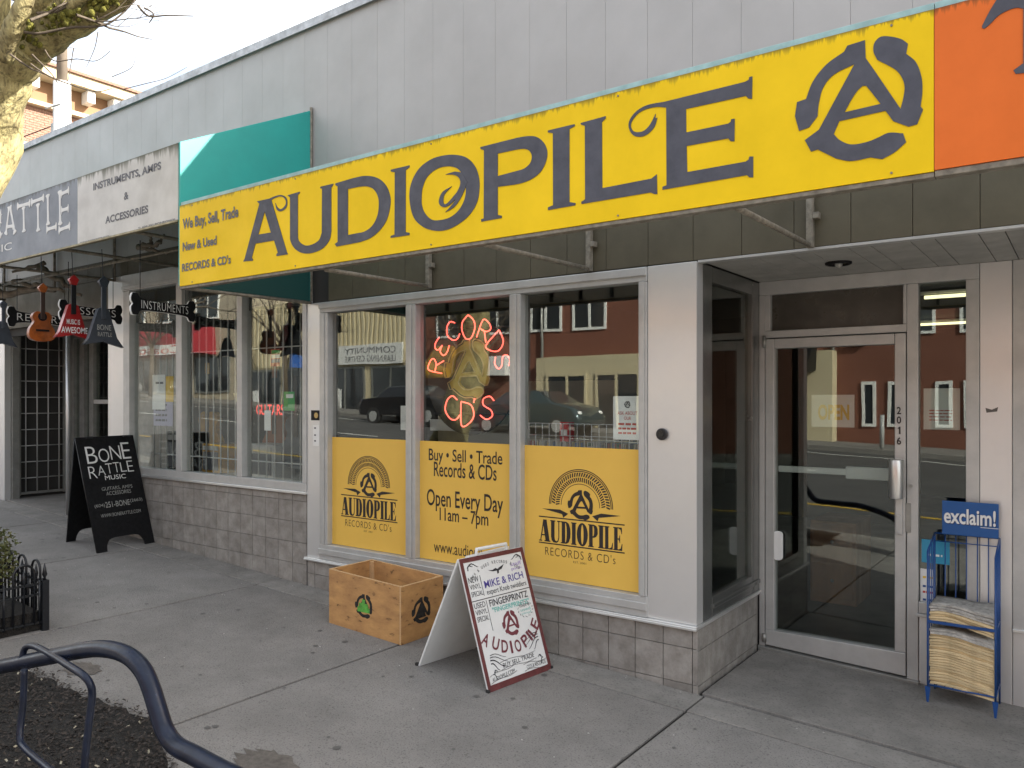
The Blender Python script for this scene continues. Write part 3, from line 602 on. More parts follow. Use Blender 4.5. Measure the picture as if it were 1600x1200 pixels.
strokes = [((95,870),(150,430)),((238,850),(160,420)),((110,745),(210,730)),((270,430),(478,375)),((372,430),(378,828)),((490,365),(692,290)),((597,380),(600,818)),((750,235),(756,720)),((730,790),(890,740)),
 ((938,175),(945,720)),((955,235),(1082,175)),((960,490),(1075,455)),((920,800),(1100,730)),((-80,480),(-90,900)),((-70,560),(20,530)),((15,540),(5,690)),((5,690),(-70,740)),((-50,720),(25,890))]
for a, b in strokes: decal('bone_stroke', [bone(None, bl(*a), bl(*b))], WHITEI, gs, (0, SY, 0), depth=.003 + .0006 * random.random())
text('MUSIC', WHITEI, gs, onY(-32, 403, SY), onY(19, 378, SY))
text('BONE', WHITEI, gs, V((-9.9, SY, 2.9)), V((-8.35, SY, 3.2)), bold=-.02)
fr_ = MB()
for xx in (-10.5, -9.2, -7.9, -6.6, -5.5):
    fr_.tube([(xx, SY + .03, 2.80), (xx, FY - .03, 2.80)], .014, 6); fr_.tube([(xx, FY - .04, 2.80), (xx, FY - .04, 3.8)], .014, 6); fr_.tube([(xx, SY + .03, 2.80), (xx, SY + .03, 3.28)], .014, 6)
fr_.tube([(-10.5, 3.5, 2.80), (-4.93, 3.5, 2.80)], .012, 6)
fr_.build('awning_frame', STEEL, AW)
# driftwood hung under the awning
def wiggle(p, q, n=9, a=.05):
    p, q = V(p), V(q); return [p.lerp(q, i / n) + V((0, random.uniform(-a, a), random.uniform(-a, a))) * (1 if 0 < i < n else .3) for i in range(n + 1)]
for (segs, lab) in (([(at(-40, 462, 8.2), at(85, 452, 8.0), .05), (at(60, 418, 8.0), at(128, 462, 7.9), .035), (at(20, 440, 8.1), at(100, 455, 7.9), .03), (at(70, 410, 8), at(20, 425, 8), .025)], 'long grey driftwood branch hung under the awning above the bone signs'),
                     ([(at(215, 385, 6.6), at(252, 380, 6.5), .025), (at(238, 386, 6.6), at(232, 366, 6.5), .018), (at(244, 384, 6.55), at(256, 366, 6.5), .016), (at(215, 385, 6.6), at(262, 396, 6.5), .02)], 'short forked driftwood branch tied under the white sign')):
    b = MB()
    for p, q, r_ in segs: pts = wiggle(p, q, 8, r_ * .7); b.tube(pts, [r_ * (1 - .5 * i / 8) for i in range(9)], 8)
    relocate(tag(b.build('driftwood_branch', mat('driftwood', (.22, .19, .15), .9, var=.4, vscale=12), None), lab, 'branch'))

# bone shaped hanging signs, facing along the pavement
def bone_sign(word, x, p0, p1, label, t0, t1):
    a = onX(*p0, x); b = onX(*p1, x)      # left and right ends of the middle line
    L_ = b.y - a.y; h = L_ * .16; mid = (a + b) / 2
    T_ = thing('bone_sign', label, 'sign', (x, mid.y, mid.z - h))
    pts = [(-.5, 0), (-.53, .35, 1), (-.515, .9, 1), (-.47, 1.05, 1), (-.42, .9, 1), (-.38, .62, 1), (-.2, .5, 1), (.2, .5, 1), (.38, .62, 1), (.42, .9, 1), (.47, 1.05, 1), (.515, .9, 1), (.53, .35, 1), (.5, 0), (.53, -.35, 1), (.515, -.9, 1), (.47, -1.05, 1), (.42, -.9, 1), (.38, -.62, 1), (.2, -.5, 1), (-.2, -.5, 1), (-.38, -.62, 1), (-.42, -.9, 1), (-.47, -1.05, 1), (-.515, -.9, 1), (-.53, -.35, 1)]
    lp = [(q[0] * L_, q[1] * h) for q in smooth_path(pts, 4)]
    sl2 = (b.z - a.z) / L_
    ex = V((0, 1, sl2)); ey = V((0, 0, 1)); n = V((1, 0, 0))
    decal('board_edge', [[(p[0] * 1.015, p[1] * 1.03) for p in lp]], WHITE, T_, mid - n * .02, ex, ey, n, .018)
    decal('board', [lp], BLACK, T_, mid - n * .001, ex, ey, n, .006)
    ta = onX(*t0, x); tb = onX(*t1, x)
    text(word, WHITEI, T_, None, None, o=mid + n * .007 + ex * (ta.y - mid.y) + ey * (-h * .36), ex=ex, ey=ey, n=n, w=tb.y - ta.y, h=h * .78, bold=-.01, space=1.1)
    for s in (-.38, .38): MB().tube([mid + ex * L_ * s + V((-.01, 0, h * .7)), V((x - .01, mid.y + L_ * s, 2.80))], .003, 5).build('hanging_wire', BLACKM, T_)
bone_sign('INSTRUMENTS', -5.75, (208, 474), (302, 487), 'black bone shaped sign reading INSTRUMENTS before the guitar shop window', (220, 480), (293, 490))
bone_sign('LESSONS', -7.15, (96, 483), (188, 492), 'black bone shaped sign reading LESSONS behind the red guitar', (104, 488), (180, 494))
bone_sign('REPAIRS', -8.3, (15, 494), (112, 503), 'black bone shaped sign reading REPAIRS behind the orange guitar', (26, 500), (98, 508))

def flat_guitar(name, label, u, v_top, v_bot, x, body, m, neckm, hm, words=()):
    top = onX(u, v_top, x); bot = onX(u, v_bot, x); H = top.z - bot.z
    T_ = thing(name, label, 'guitar', (x, top.y, bot.z), 'guitars hung under the awning')
    o = V((x, top.y, bot.z)); ex = V((0, 1, 0)); ey = V((0, 0, 1)); n = V((1, 0, 0))
    decal('body', [[(p[0] * H, p[1] * H) for p in smooth_path(body, 5)]], m, T_, o - n * .02, ex, ey, n, .045)
    MB().box(x + .026, x + .04, top.y - .018 * H / .5, top.y + .018 * H / .5, bot.z + H * .38, bot.z + H * .86).build('neck', neckm, T_, .003)
    decal('headstock', [[(p[0] * H, p[1] * H) for p in [(-.035, .84), (-.075, .92), (0, 1.0), (.075, .93), (.04, .84)]]], hm, T_, o + n * .012, ex, ey, n, .03)
    MB().tube([(x + .02, top.y, top.z - .01), (x + .0, top.y, 2.80)], .003, 5).build('hanging_wire', BLACKM, T_)
    for (s, a, b, c, d, mm) in words: text(s, mm, T_, None, None, o=o + n * .026 + ex * (a * H) + ey * (b * H), ex=ex, ey=ey, n=n, w=c * H, h=d * H, bold=.01)
    return T_
VB = [(-.0, .56), (-.07, .52), (-.2, .1), (-.27, .0), (-.02, .05), (0, .07), (.04, .05), (.30, -.02), (.2, .12), (.08, .52)]
flat_guitar('hanging_guitar', 'red V shaped guitar lettered AWESOME hung under the awning', 112, 430, 529, -6.6, VB, REDL, BLACK, REDL, (('MUSIC IS', -.1, .22, .2, .08, WHITEI), ('AWESOME', -.18, .08, .4, .1, WHITEI)))
flat_guitar('hanging_guitar', 'dark slate V shaped guitar lettered BONE RATTLE hung right of the red one', 159, 432, 540, -6.35, VB, SLATE, SLATE, SLATE, (('BONE', -.09, .22, .2, .08, CHALK), ('RATTLE', -.08, .13, .2, .06, CHALK)))
flat_guitar('hanging_guitar', 'dark V shaped guitar cut off by the left picture edge', 3, 470, 541, -7.75, VB, SLATE, SLATE, SLATE)
AB = [(0, .5), (-.1, .5, 1), (-.16, .42, 1), (-.13, .33, 1), (-.2, .2, 1), (-.2, .06, 1), (-.1, 0, 1), (.1, 0, 1), (.2, .06, 1), (.2, .2, 1), (.13, .33, 1), (.16, .42, 1), (.1, .5, 1)]
ag = flat_guitar('hanging_guitar', 'small orange acoustic guitar hung under the awning', 64, 443, 533, -7.0, AB, ORW, mat('rosewood', (.03, .015, .01), .4), ORW)
gp = worldloc(ag); MB().tube([gp + V((.028, 0, .2)), gp + V((.031, 0, .2))], .035, 16).build('sound_hole', BLACK, ag); MB().box(gp.x + .026, gp.x + .036, gp.y - .05, gp.y + .05, gp.z + .08, gp.z + .095).build('bridge', BLACK, ag)

# ------------------------------------------------------------------ window lettering
vy = FY + .0080
def vt(s, p, q, m=INKB, bold=0., space=1.): return text(s, m, wf, onY(*p, vy), onY(*q, vy), bold=bold, depth=.0005, space=space)
vt('Buy • Sell • Trade', (670, 725), (785, 706), bold=.01); vt('Records & CDs', (678, 744), (776, 727), bold=.01); vt('Open Every Day', (667, 797), (786, 774), bold=.01); vt('11am – 7pm', (687, 819), (763, 801), bold=.01)
vt('www.audiopile.ca', (678, 868), (776, 858))
def ell(cx, cy, rx, ry, a0=0, a1=360, n=20): return [(cx + rx * cos(R(a0 + (a1 - a0) * i / n)), cy + ry * sin(R(a0 + (a1 - a0) * i / n))) for i in range(n + (0 if a1 - a0 == 360 else 1))]
_I = [(.0, .0), (1, .0), (1, .05), (.84, .05), (.84, .95), (1, .95), (1, 1), (0, 1), (0, .95), (.16, .95), (.16, .05), (0, .05)]
FAT = {'I': [_I],
 'A': [[(-.04, 0), (.26, 0), (.26, .05), (.16, .05), (.24, .26), (.52, .26), (.58, .05), (.48, .05), (.48, 0), (1.04, 0), (1.04, .05), (.96, .05), (.68, 1), (.36, 1), (.08, .05), (-.04, .05)], [(.26, .32), (.49, .32), (.38, .72)]],
 'U': [[(0, 1), (0, .95), (.08, .95), (.08, .25), (.14, .10), (.3, .0), (.62, -.01), (.80, .06), (.88, .22), (.88, .95), (1, .95), (1, 1), (.68, 1), (.68, .95), (.80, .95), (.80, .24), (.72, .1), (.58, .06), (.46, .12), (.42, .25), (.42, .95), (.5, .95), (.5, 1)]],
 'D': [[(0, 0), (.55, 0), (.8, .08), (.95, .3), (.97, .5), (.95, .7), (.8, .92), (.55, 1), (0, 1), (0, .95), (.10, .95), (.10, .05), (0, .05)], [(.44, .06), (.44, .94), (.52, .92), (.58, .75), (.60, .5), (.58, .25), (.52, .08)]],
 'O': [ell(.5, .5, .5, .52), ell(.5, .5, .12, .44)],
 'P': [[(0, 0), (.56, 0), (.56, .05), (.46, .05), (.46, .42), (.6, .42), (.82, .47), (.97, .6), (.97, .82), (.84, .95), (.6, 1), (0, 1), (0, .95), (.10, .95), (.10, .05), (0, .05)], [(.46, .48), (.46, .94), (.55, .92), (.61, .82), (.61, .6), (.55, .5)]],
 'L': [[(0, 0), (.97, 0), (1, .30), (.94, .30), (.82, .10), (.6, .05), (.48, .05), (.48, .95), (.58, .95), (.58, 1), (0, 1), (0, .95), (.10, .95), (.10, .05), (0, .05)]],
 'E': [[(0, 0), (.97, 0), (1, .30), (.94, .30), (.82, .1), (.6, .05), (.48, .05), (.48, .47), (.58, .47), (.66, .40), (.68, .34), (.74, .34), (.74, .66), (.68, .66), (.66, .58), (.58, .52), (.48, .52), (.48, .95), (.6, .95), (.8, .9), (.9, .72), (.96, .72), (.94, 1), (0, 1), (0, .95), (.10, .95), (.10, .05), (0, .05)]]}
FATW = dict(A=.130, U=.124, D=.120, I=.063, O=.128, P=.112, L=.096, E=.100)
def emblem(cx, cz, w):
    """arch of record grooves, wings, name and strap line, width w"""
    o = V((cx, vy, cz)); E = lambda x, z: (x * w, z * w)
    P_ = lambda x, z: V((cx + x * w, vy, cz + z * w))
    def arc(r0, r1, a0=0, a1=180, n=36):
        return [E(r0 * cos(R(a0 + (a1 - a0) * i / n)), .13 + r0 * sin(R(a0 + (a1 - a0) * i / n))) for i in range(n + 1)] + [E(r1 * cos(R(a1 - (a1 - a0) * i / n)), .13 + r1 * sin(R(a1 - (a1 - a0) * i / n))) for i in range(n + 1)]
    for r0, r1 in ((.365, .374), (.348, .357), (.222, .228)): decal('arch_line', [arc(r0, r1)], INKB, wf, o, depth=.0005)
    teeth = []
    for ring, (ra, rb) in enumerate(((.30, .34), (.245, .29))):
        for k in range(36):
            a = R(2.5 + 5 * k); da = R(1.45); sk = R(2.2) * (1 if ring else -1)
            teeth.append([E(ra * cos(a - da), .13 + ra * sin(a - da)), E(rb * cos(a - da + sk), .13 + rb * sin(a - da + sk)), E(rb * cos(a + da + sk), .13 + rb * sin(a + da + sk)), E(ra * cos(a + da), .13 + ra * sin(a + da))])
    decal('groove_marks', teeth, INKB, wf, o, depth=.0005)
    logo(INKB, wf, o + V((.0, 0, .145 * w)), .30 * w, depth=.0005)
    for s in (-1, 1): decal('wing', [[E(s * .14, .045), E(s * .2, .0), E(s * .215, .035), E(s * .46, .075), E(s * .24, .08)]], INKB, wf, o, depth=.0005)
    for z in (-.015, -.285): decal('rule', [[E(-.5, z), E(.5, z), E(.5, z + .012), E(-.5, z + .012)]], INKB, wf, o, depth=.0005)
    xx = -.492
    for ch in 'AUDIOPILE':
        wd = FATW[ch]
        for lp_ in FAT[ch]: pass
        decal('fat_letter', [[E(xx + x_ * wd, -.262 + y_ * .225) for x_, y_ in lp_] for lp_ in FAT[ch]], INKB, wf, o, depth=.0005)
        xx += wd + .004
    text('RECORDS & CD\'s', INKB, wf, P_(-.42, -.40), P_(.40, -.315), bold=-.012, depth=.0005, space=1.15)
    text('EST. 2001', INKB, wf, P_(-.08, -.445), P_(.07, -.425), bold=-.01, depth=.0005)
pA = onY(577, 776, vy); pB = onY(909, 812, vy)
a = onY(533, 776, vy).x; b = onY(621, 776, vy).x; emblem((a + b) / 2, pA.z, b - a)
a = onY(842, 812, vy).x; b = onY(976, 812, vy).x; emblem((a + b) / 2, pB.z, b - a)

# ------------------------------------------------------------------ notices and stickers
def notice(name, label, cat, p, q, y, m=None, depth=.002):
    a = onY(*p, y); b = onY(*q, y)
    T_ = thing(name, label, cat, ((a.x + b.x) / 2, y, min(a.z, b.z)))
    box('sheet', m or WHITE, T_, min(a.x, b.x), max(a.x, b.x), y, y + depth, min(a.z, b.z), max(a.z, b.z)); return T_
def scribble(T_, m, x0, x1, z, y, h=.006, n=6):
    xx = x0; k = 0
    while xx < x1:
        w = random.uniform(.5, 1) * (x1 - x0) / n; box('print_line', m, T_, xx, min(x1, xx + w), y - .0006, y - .0001, z, z + h); xx += w * 1.25
REDI = mat('red_ink', (.5, .08, .06), .6)
nt_ = notice('paper_notice', 'white paper notice taped inside the right hand shop window', 'notice', (958, 619), (1001, 688), FY + .024)
a = onY(980, 632, FY + .023); logo(INKB, nt_, a, .04, depth=.0005)
for s, v0, v1, u0, u1 in (('ASK ABOUT', 648, 643, 965, 996), ('OUR', 656, 651, 975, 986)): text(s, REDI, nt_, onY(u0, v0, FY + .023), onY(u1, v1, FY + .023), depth=.0005)
for v in (664, 671, 678): a = onY(966, v, FY + .023); b = onY(994, v, FY + .023); scribble(nt_, REDI, a.x, b.x, a.z, FY + .023, .012, 3)
od = notice('open_sign', 'white OPEN sign hung inside the glass door', 'sign', (1268, 617), (1335, 668), DY + .03)
text('OPEN', mat('amber_ink', (.75, .5, .05), .6), od, onY(1278, 656, DY + .029), onY(1327, 632, DY + .029), bold=.04, depth=.0005)
sn = notice('paper_notice', 'white paper notice with red lines inside the narrow sidelight', 'notice', (1443, 607), (1500, 672), DY + .03)
for v in (642, 647, 652, 657): a = onY(1452, v, DY + .029); b = onY(1488, v, DY + .029); scribble(sn, REDI, a.x, b.x, a.z, DY + .029, .006, 4)
bs = notice('round_cornered_sticker', 'light blue sticker low on the sidelight glass', 'sticker', (1440, 842), (1484, 883), DY + .004, mat('cyan_sticker', (.03, .28, .46), .4)); 
a = onY(1448, 868, DY + .003); scribble(bs, WHITE, a.x, a.x + .08, a.z, DY + .003, .012, 2)
ws = notice('tall_sticker', 'narrow white card sticker below the blue sticker', 'sticker', (1438, 888), (1461, 943), DY + .003)
for k, (v, mm) in enumerate(((903, 'amber_ink'), (917, 'rack_blue'), (926, 'red_ink'), (938, 'rack_blue'))):
    a = onY(1442, v, DY + .002); b = onY(1457, v, DY + .002); scribble(ws, MATS[mm], a.x, b.x, a.z, DY + .002, .012, 2)
gs_ = notice('gold_sticker', 'small black and gold sticker on the post between the shops', 'sticker', (486, 641), (502, 657), FY - .0315, BLACK)
a = onY(494, 649, FY - .032); MB().tube([a, a + V((0, -.002, 0))], .022, 14).build('gold_disc', mat('gold_ink', (.5, .35, .12), .4, .3), gs_)
qs = notice('white_sticker', 'tall white sticker below the gold sticker on the post', 'sticker', (489, 664), (499, 697), FY - .0315)
for v in (670, 681, 690): a = onY(491, v, FY - .032); box('print_line', INKG, qs, a.x, a.x + .02, FY - .0325, FY - .032, a.z, a.z + .012)
dcam = thing('door_camera', 'round black camera button on the aluminium corner panel', 'camera', (-1.911, FY - .03, 1.38))
MB().tube([(-1.911, FY - .027, 1.408), (-1.911, FY - .05, 1.408)], .033, 24).build('housing', mat('black_plastic', (.012, .012, .014), .35), dcam, .004)
MB().tube([(-1.911, FY - .05, 1.408), (-1.911, FY - .055, 1.408)], .018, 20).build('lens', mat('lens_glass', (.01, .01, .012), .08), dcam)

# ------------------------------------------------------------------ things behind the record shop glass
vd = thing('giant_record_disc', 'large black record disc hanging behind the neon sign', 'display', (-3.5, 4.36, 1.35))
DC = V((-3.56, 4.36, 1.757))
MB().tube([DC, DC + V((0, .02, 0))], .41, 48).build('disc', mat('vinyl_black', (.012, .012, .012), .3), vd)
MB().tube([DC - V((0, .004, 0)), DC], .10, 32).build('label_disc', mat('vinyl_label', (.03, .03, .03), .5), vd)
NE = mat('neon_red', (.9, .15, .12), .3, emit=(1, .09, .065), estr=1.5); NY = mat('mustard_acrylic', (.40, .27, .03), .4); NW = mat('neon_unlit', (.55, .42, .2), .3)
ns = thing('neon_sign', 'red neon sign reading RECORDS CDs around a mustard logo', 'sign', (-3.5, 4.25, 1.4))
ST = {'R': [[(0, 0), (0, 1), (.45, 1), (.68, .78), (.45, .52), (0, .52)], [(.35, .5), (.7, 0)]], 'E': [[(.65, .95), (.25, 1), (0, .85), (.05, .6), (.4, .52), (.05, .45), (0, .12), (.3, 0), (.68, .08)]],
      'C': [[(.72, .8), (.5, 1), (.2, .9), (0, .5), (.2, .1), (.5, 0), (.75, .15)]], 'O': [[(.35, 1), (.05, .75), (0, .4), (.2, .02), (.5, .02), (.7, .4), (.65, .75), (.36, 1)]],
      'D': [[(.0, 1), (.02, 0), (.4, .05), (.7, .4), (.55, .85), (.02, 1)]], 'S': [[(.65, .85), (.4, 1), (.08, .85), (.12, .58), (.55, .42), (.65, .18), (.35, 0), (0, .12)]], "'": [[(0.1, 1), (0, .7)]]}
def rnd(pl):
    if len(pl) < 3: return pl
    out = [pl[0]]
    for i in range(len(pl) - 1):
        p0, p1, p2, p3 = pl[max(i - 1, 0)], pl[i], pl[i + 1], pl[min(i + 2, len(pl) - 1)]
        for t in (.25, .5, .75, 1): out.append(tuple(.5 * ((2 * p1[k]) + (-p0[k] + p2[k]) * t + (2 * p0[k] - 5 * p1[k] + 4 * p2[k] - p3[k]) * t * t + (-p0[k] + 3 * p1[k] - 3 * p2[k] + p3[k]) * t ** 3) for k in (0, 1)))
    return out
def neon(ch, cu_, cv_, size, rot):
    c0 = onY(650 + cu_ / 5.7125, 470 + cv_ / 5.7125, 4.25)
    b = MB()
    for pl in ST[ch]:
        pts = []
        for x_, y_ in rnd(pl):
            x_, y_ = (x_ - .36) * size, (y_ - .5) * size; a = R(rot)
            pts.append(c0 + V((x_ * cos(a) - y_ * sin(a), 0, x_ * sin(a) + y_ * cos(a))))
        b.tube(pts, .0043, 7)
    b.build('neon_letter', NE, ns)
for ch, x_, y_, sz, rt in (('R', 180, 575, .13, 78), ('E', 232, 405, .13, 55), ('C', 322, 275, .14, 28), ('O', 468, 232, .165, 0), ('R', 612, 272, .13, -26), ('D', 718, 380, .15, -50), ('S', 770, 545, .13, -78), ('C', 318, 960, .17, 10), ('D', 460, 1005, .165, 0), ("'", 550, 935, .1, 0), ('S', 640, 955, .16, -8)): neon(ch, x_, y_, sz, rt)
lc = onY(650 + 465 / 5.7125, 470 + 612 / 5.7125, 4.28)
logo(NY, ns, lc, .40, depth=.01)
ol = MB()
for lp in LOGO: ol.tube([lc + V((x_ * .42, -.02, z_ * .42)) for x_, z_ in lp], .004, 5, closed=True)
ol.build('neon_outline', NW, ns)
fr2 = MB(); fr2.tube([(-3.85, 4.30, 1.5), (-3.1, 4.30, 1.5)], .006, 6); fr2.tube([(-3.85, 4.30, 2.1), (-3.1, 4.30, 2.1)], .006, 6); fr2.build('mount_rail', BLACKM, ns)
box('back_partition', mat('pale_partition', (.42, .38, .30), .8), B, -4.7, -2.9, 5.3, 5.34, .3, 1.75)
# rows of records in wire racks
cr = thing('record_rack', 'white wire rack full of record sleeves behind the yellow vinyl', 'rack', (-2.9, 4.55, .015))
rk = MB()
for k in range(22): x_ = -3.2 + k * .055; rk.tube([(x_, 4.42, 1.18), (x_, 4.42, 1.44)], .003, 5)
for z_ in (1.22, 1.36, 1.44): rk.tube([(-3.22, 4.42, z_), (-2.02, 4.42, z_)], .003, 5)
rk.build('wire_front', bm_, cr); box('rack_base', BLACK, cr, -4.6, -2.0, 4.40, 4.9, .015, 1.0)
cols = [(.6, .58, .5), (.05, .05, .06), (.35, .08, .06), (.08, .16, .3), (.5, .4, .2), (.3, .32, .3), (.65, .65, .62), (.1, .22, .14)]
cm = [mat('sleeve_%s' % n_, c_, .5) for n_, c_ in zip(('cream', 'black', 'red', 'blue', 'ochre', 'grey', 'white', 'green'), cols)]
rmesh = []
for c_ in cm:
    me = MB().box(-.003, .003, -.15, .15, 0, .31).build('record_sleeve', c_, None); rmesh.append(me.data); bpy.data.objects.remove(me)
for k in range(84):
    o = bpy.data.objects.new('record_sleeve', random.choice(rmesh)); C.objects.link(o)
    o.location = (-3.18 + k * .0135, 4.60 + random.uniform(-.01, .01), 1.005 + random.uniform(0, .01)); o.rotation_euler = (0, random.uniform(-.05, .05), 0)
    o['label'] = 'thin upright record sleeve in the wire rack behind the window'; o['category'] = 'record'; o['group'] = 'record sleeves in the window rack'
rc_ = thing('red_box', 'small red box standing on the rack behind the right window', 'box', (-2.80, 4.44, 1.32))
box('carton', mat('carton_red', (.55, .03, .04), .5), rc_, -2.86, -2.79, 4.45, 4.52, 1.32, 1.45); box('carton_label', WHITE, rc_, -2.85, -2.80, 4.446, 4.4495, 1.36, 1.40)
wp = notice('white_display_board', 'white board leaning inside the left record shop window', 'board', (626, 634), (640, 672), 4.2); wp2 = notice('pale_display_board', 'pale slanted board behind the lower left of the record disc', 'board', (672, 655), (723, 674), 4.7)
cb = thing('wooden_cabinet', 'brown wooden cabinet standing inside the shop beyond the door', 'cabinet', (-2.0, 6.6, .015))
a = onY(1266, 812, 6.4); b = onY(1338, 812, 6.4)
box('carcass', WOODD, cb, a.x, b.x, 6.4, 6.9, .016, a.z, .004)
for k in range(2): box('drawer', WOODD, cb, a.x + .02, b.x - .02, 6.385, 6.398, .06 + k * .3, .33 + k * .3, .004)
for k in range(2): MB().ico(((a.x + b.x) / 2, 6.375, .2 + k * .3), .014).build('knob', ALUD, cb)
TUBE = mat('fluorescent_tube', (.9, .9, .8), .4, emit=(1, .9, .5), estr=.9)
for i, (p, q) in enumerate((((1446, 466), (1540, 462), ), ((1436, 508), (1540, 502)))):
    yy = (9.0, 12.6)[i]
    a = onY(p[0], p[1], yy); b = onY(q[0], q[1], yy)
    lt = thing('ceiling_light', ('nearer', 'farther')[i] + ' lit fluorescent ceiling light seen through the sidelight', 'light', (a.x, yy, a.z))
    box('housing', WHITE, lt, a.x - .1, b.x, yy - .06, yy + .06, a.z + .035, a.z + .06)
    MB().tube([(a.x, yy - .065, a.z), (b.x, yy - .065, a.z)], .018, 8).build('tube', TUBE, lt)
# guitar shop window display
def plain(name, label, cat, m, x0, x1, y0, y1, z0, z1, bevel=.0): return relocate(tag(MB().box(x0, x1, y0, y1, z0, z1).build(name, m, None, bevel), label, cat))
a = onY(238, 587, FY + .03); b = onY(258, 660, FY + .03)
ps = notice('poster', 'white poster in the left light of the guitar shop window', 'poster', (238, 586), (258, 640), FY + .026); scribble(ps, INKG, onY(242, 600, 4.08).x, onY(255, 600, 4.08).x, onY(242, 600, 4.08).z, FY + .026, .02, 2)
notice('poster', 'yellow poster beside the white one in the guitar shop window', 'poster', (259, 588), (271, 628), FY + .026, mat('poster_yellow', (.65, .42, .03), .6))
ps = notice('poster', 'pale violet poster low in the left light of the guitar shop window', 'poster', (240, 625), (270, 666), FY + .029, mat('poster_violet', (.4, .38, .5), .6))
for v in (634, 642, 650, 658): a = onY(243, v, 4.09); scribble(ps, INKG, a.x, a.x + .2, a.z, FY + .029, .02, 3)
ps = notice('poster', 'green and white poster in the right light of the guitar shop window', 'poster', (443, 612), (460, 642), FY + .026, mat('poster_green', (.05, .35, .08), .6)); box('print_line', WHITE, ps, *[onY(446, 620, 4.08).x, onY(457, 620, 4.08).x], FY + .0245, FY + .0255, onY(446, 622, 4.08).z, onY(446, 616, 4.08).z)
ps = notice('sticker', 'striped red green and blue sticker high in the right light', 'sticker', (423, 546), (437, 572), FY + .026, REDI)
for k, mm in enumerate(('poster_green', 'white_ink', 'rack_blue')): a = onY(424, 553 + k * 7, FY + .025); box('print_line', MATS[mm], ps, a.x, a.x + .11, FY + .0245, FY + .0255, a.z, a.z + .03)
ps = notice('poster', 'narrow white card in the right light of the guitar shop window', 'poster', (413, 641), (423, 673), FY + .026)
pn = MB().prism([(-6.33, 1.66), (-6.08, 1.67), (-6.06, 1.27)], (0, FY + .25, 0), (1, 0, 0), (0, 0, 1), (0, .01, 0)); relocate(tag(pn.build('pennant', mat('pennant_cream', (.6, .55, .35), .7), None), 'cream triangular pennant hanging in the middle light', 'pennant'))
rs = thing('red_neon_sign', 'small red GUITARS neon behind the right light of the guitar shop window', 'sign', (-5.5, FY + .3, 1.5))
a = onY(401, 648, FY + .3); b = onY(444, 632, FY + .3); text('GUITARS', mat('neon_dim', (.6, .05, .05), .4, emit=(1, .08, .06), estr=.45), rs, a, b, bold=.01, depth=.004)
def round_guitar(x_, y_, z_, sc_, m, label, rot=0):
    T_ = thing('electric_guitar', label, 'guitar', (x_, y_, z_))
    lp = [(q[0] * sc_ * 1.1, q[1] * sc_) for q in smooth_path(AB, 5)]
    decal('body', [lp], m, T_, (x_, y_, z_), depth=.05)
    MB().box(x_ - .022, x_ + .022, y_ - .065, y_ - .051, z_ + .3 * sc_, z_ + sc_ * .9).build('neck', MATS['rosewood'], T_)
    MB().box(x_ - .035, x_ + .035, y_ - .06, y_ - .045, z_ + sc_ * .9, z_ + sc_ * 1.02).build('headstock', m, T_, .004)
    MB().box(x_ - .04, x_ + .04, y_ - .058, y_ - .051, z_ + .1 * sc_, z_ + sc_ * .14).build('bridge', BLACK, T_)
AMB = mat('amber_lacquer', (.5, .26, .03), .25, var=.4, vscale=6)
round_guitar(-5.18, 4.5, 1.95, .75, AMB, 'amber guitar hanging high in the right light of the guitar shop')
round_guitar(-7.1, 4.6, 1.0, .95, AMB, 'amber guitar standing in the left light of the guitar shop')
round_guitar(-5.5, 4.7, 1.9, .8, SLATE, 'dark guitar hanging beside the amber one in the right light')
round_guitar(-6.3, 4.8, 1.0, .9, mat('sunburst', (.3, .1, .03), .3), 'brown guitar standing behind the cream pennant')
round_guitar(-5.6, 4.5, 1.0, .9, SLATE, 'dark guitar standing low in the right light of the guitar shop')
for i, (x_, z_, w_, h_, mm) in enumerate(((-7.3, .9, .45, .38, BLACK), (-6.75, .9, .3, .28, AMB), (-6.0, .9, .4, .3, GREYP), (-5.2, .9, .35, .42, BLACK))):
    T_ = thing('guitar_amplifier', ('black', 'tan', 'pale grey', 'second black')[i] + ' amplifier on the display shelf of the guitar shop, number %s from the left' % ('one', 'two', 'three', 'four')[i], 'amplifier', (x_, 4.45, z_))
    box('cabinet', mm, T_, x_ - w_ / 2, x_ + w_ / 2, 4.36, 4.6, z_, z_ + h_, .01); box('grille', INKG, T_, x_ - w_ / 2 + .03, x_ + w_ / 2 - .03, 4.35, 4.359, z_ + .03, z_ + h_ * .72)
    box('control_panel', ALUF, T_, x_ - w_ / 2 + .03, x_ + w_ / 2 - .03, 4.35, 4.359, z_ + h_ * .78, z_ + h_ * .92)

# ------------------------------------------------------------------ plywood crate
CX0, CX1, CY0, CY1 = -4.106, -3.436, 3.532, 3.925
CR = thing('plywood_crate', 'open plywood crate with spray painted logos standing by the shop wall', 'crate', ((CX0 + CX1) / 2, 3.73, g(-3.77)))
def sheared(b):
    for v in b.v: v.z += g(v.x) - g(CX0) if True else 0
    return b
z0 = g(CX0); H_ = .36; t = .016
sheared(MB().box(CX0, CX1, CY0, CY0 + t, z0, z0 + H_)).build('side_panel', WOOD, CR, .0015)
sheared(MB().box(CX0, CX1, CY1 - t, CY1, z0, z0 + H_)).build('side_panel', WOOD, CR, .0015)
sheared(MB().box(CX1 - t, CX1, CY0 + t + .0005, CY1 - t - .0005, z0, z0 + H_)).build('end_panel', WOOD, CR, .0015)
sheared(MB().box(CX0, CX0 + t, CY0 + t + .0005, CY1 - t - .0005, z0, z0 + H_)).build('end_panel', WOOD, CR, .0015)
sheared(MB().box(CX0 + t, CX1 - t, CY0 + t, CY1 - t, z0 + .01, z0 + .022)).build('bottom_panel', WOOD, CR)
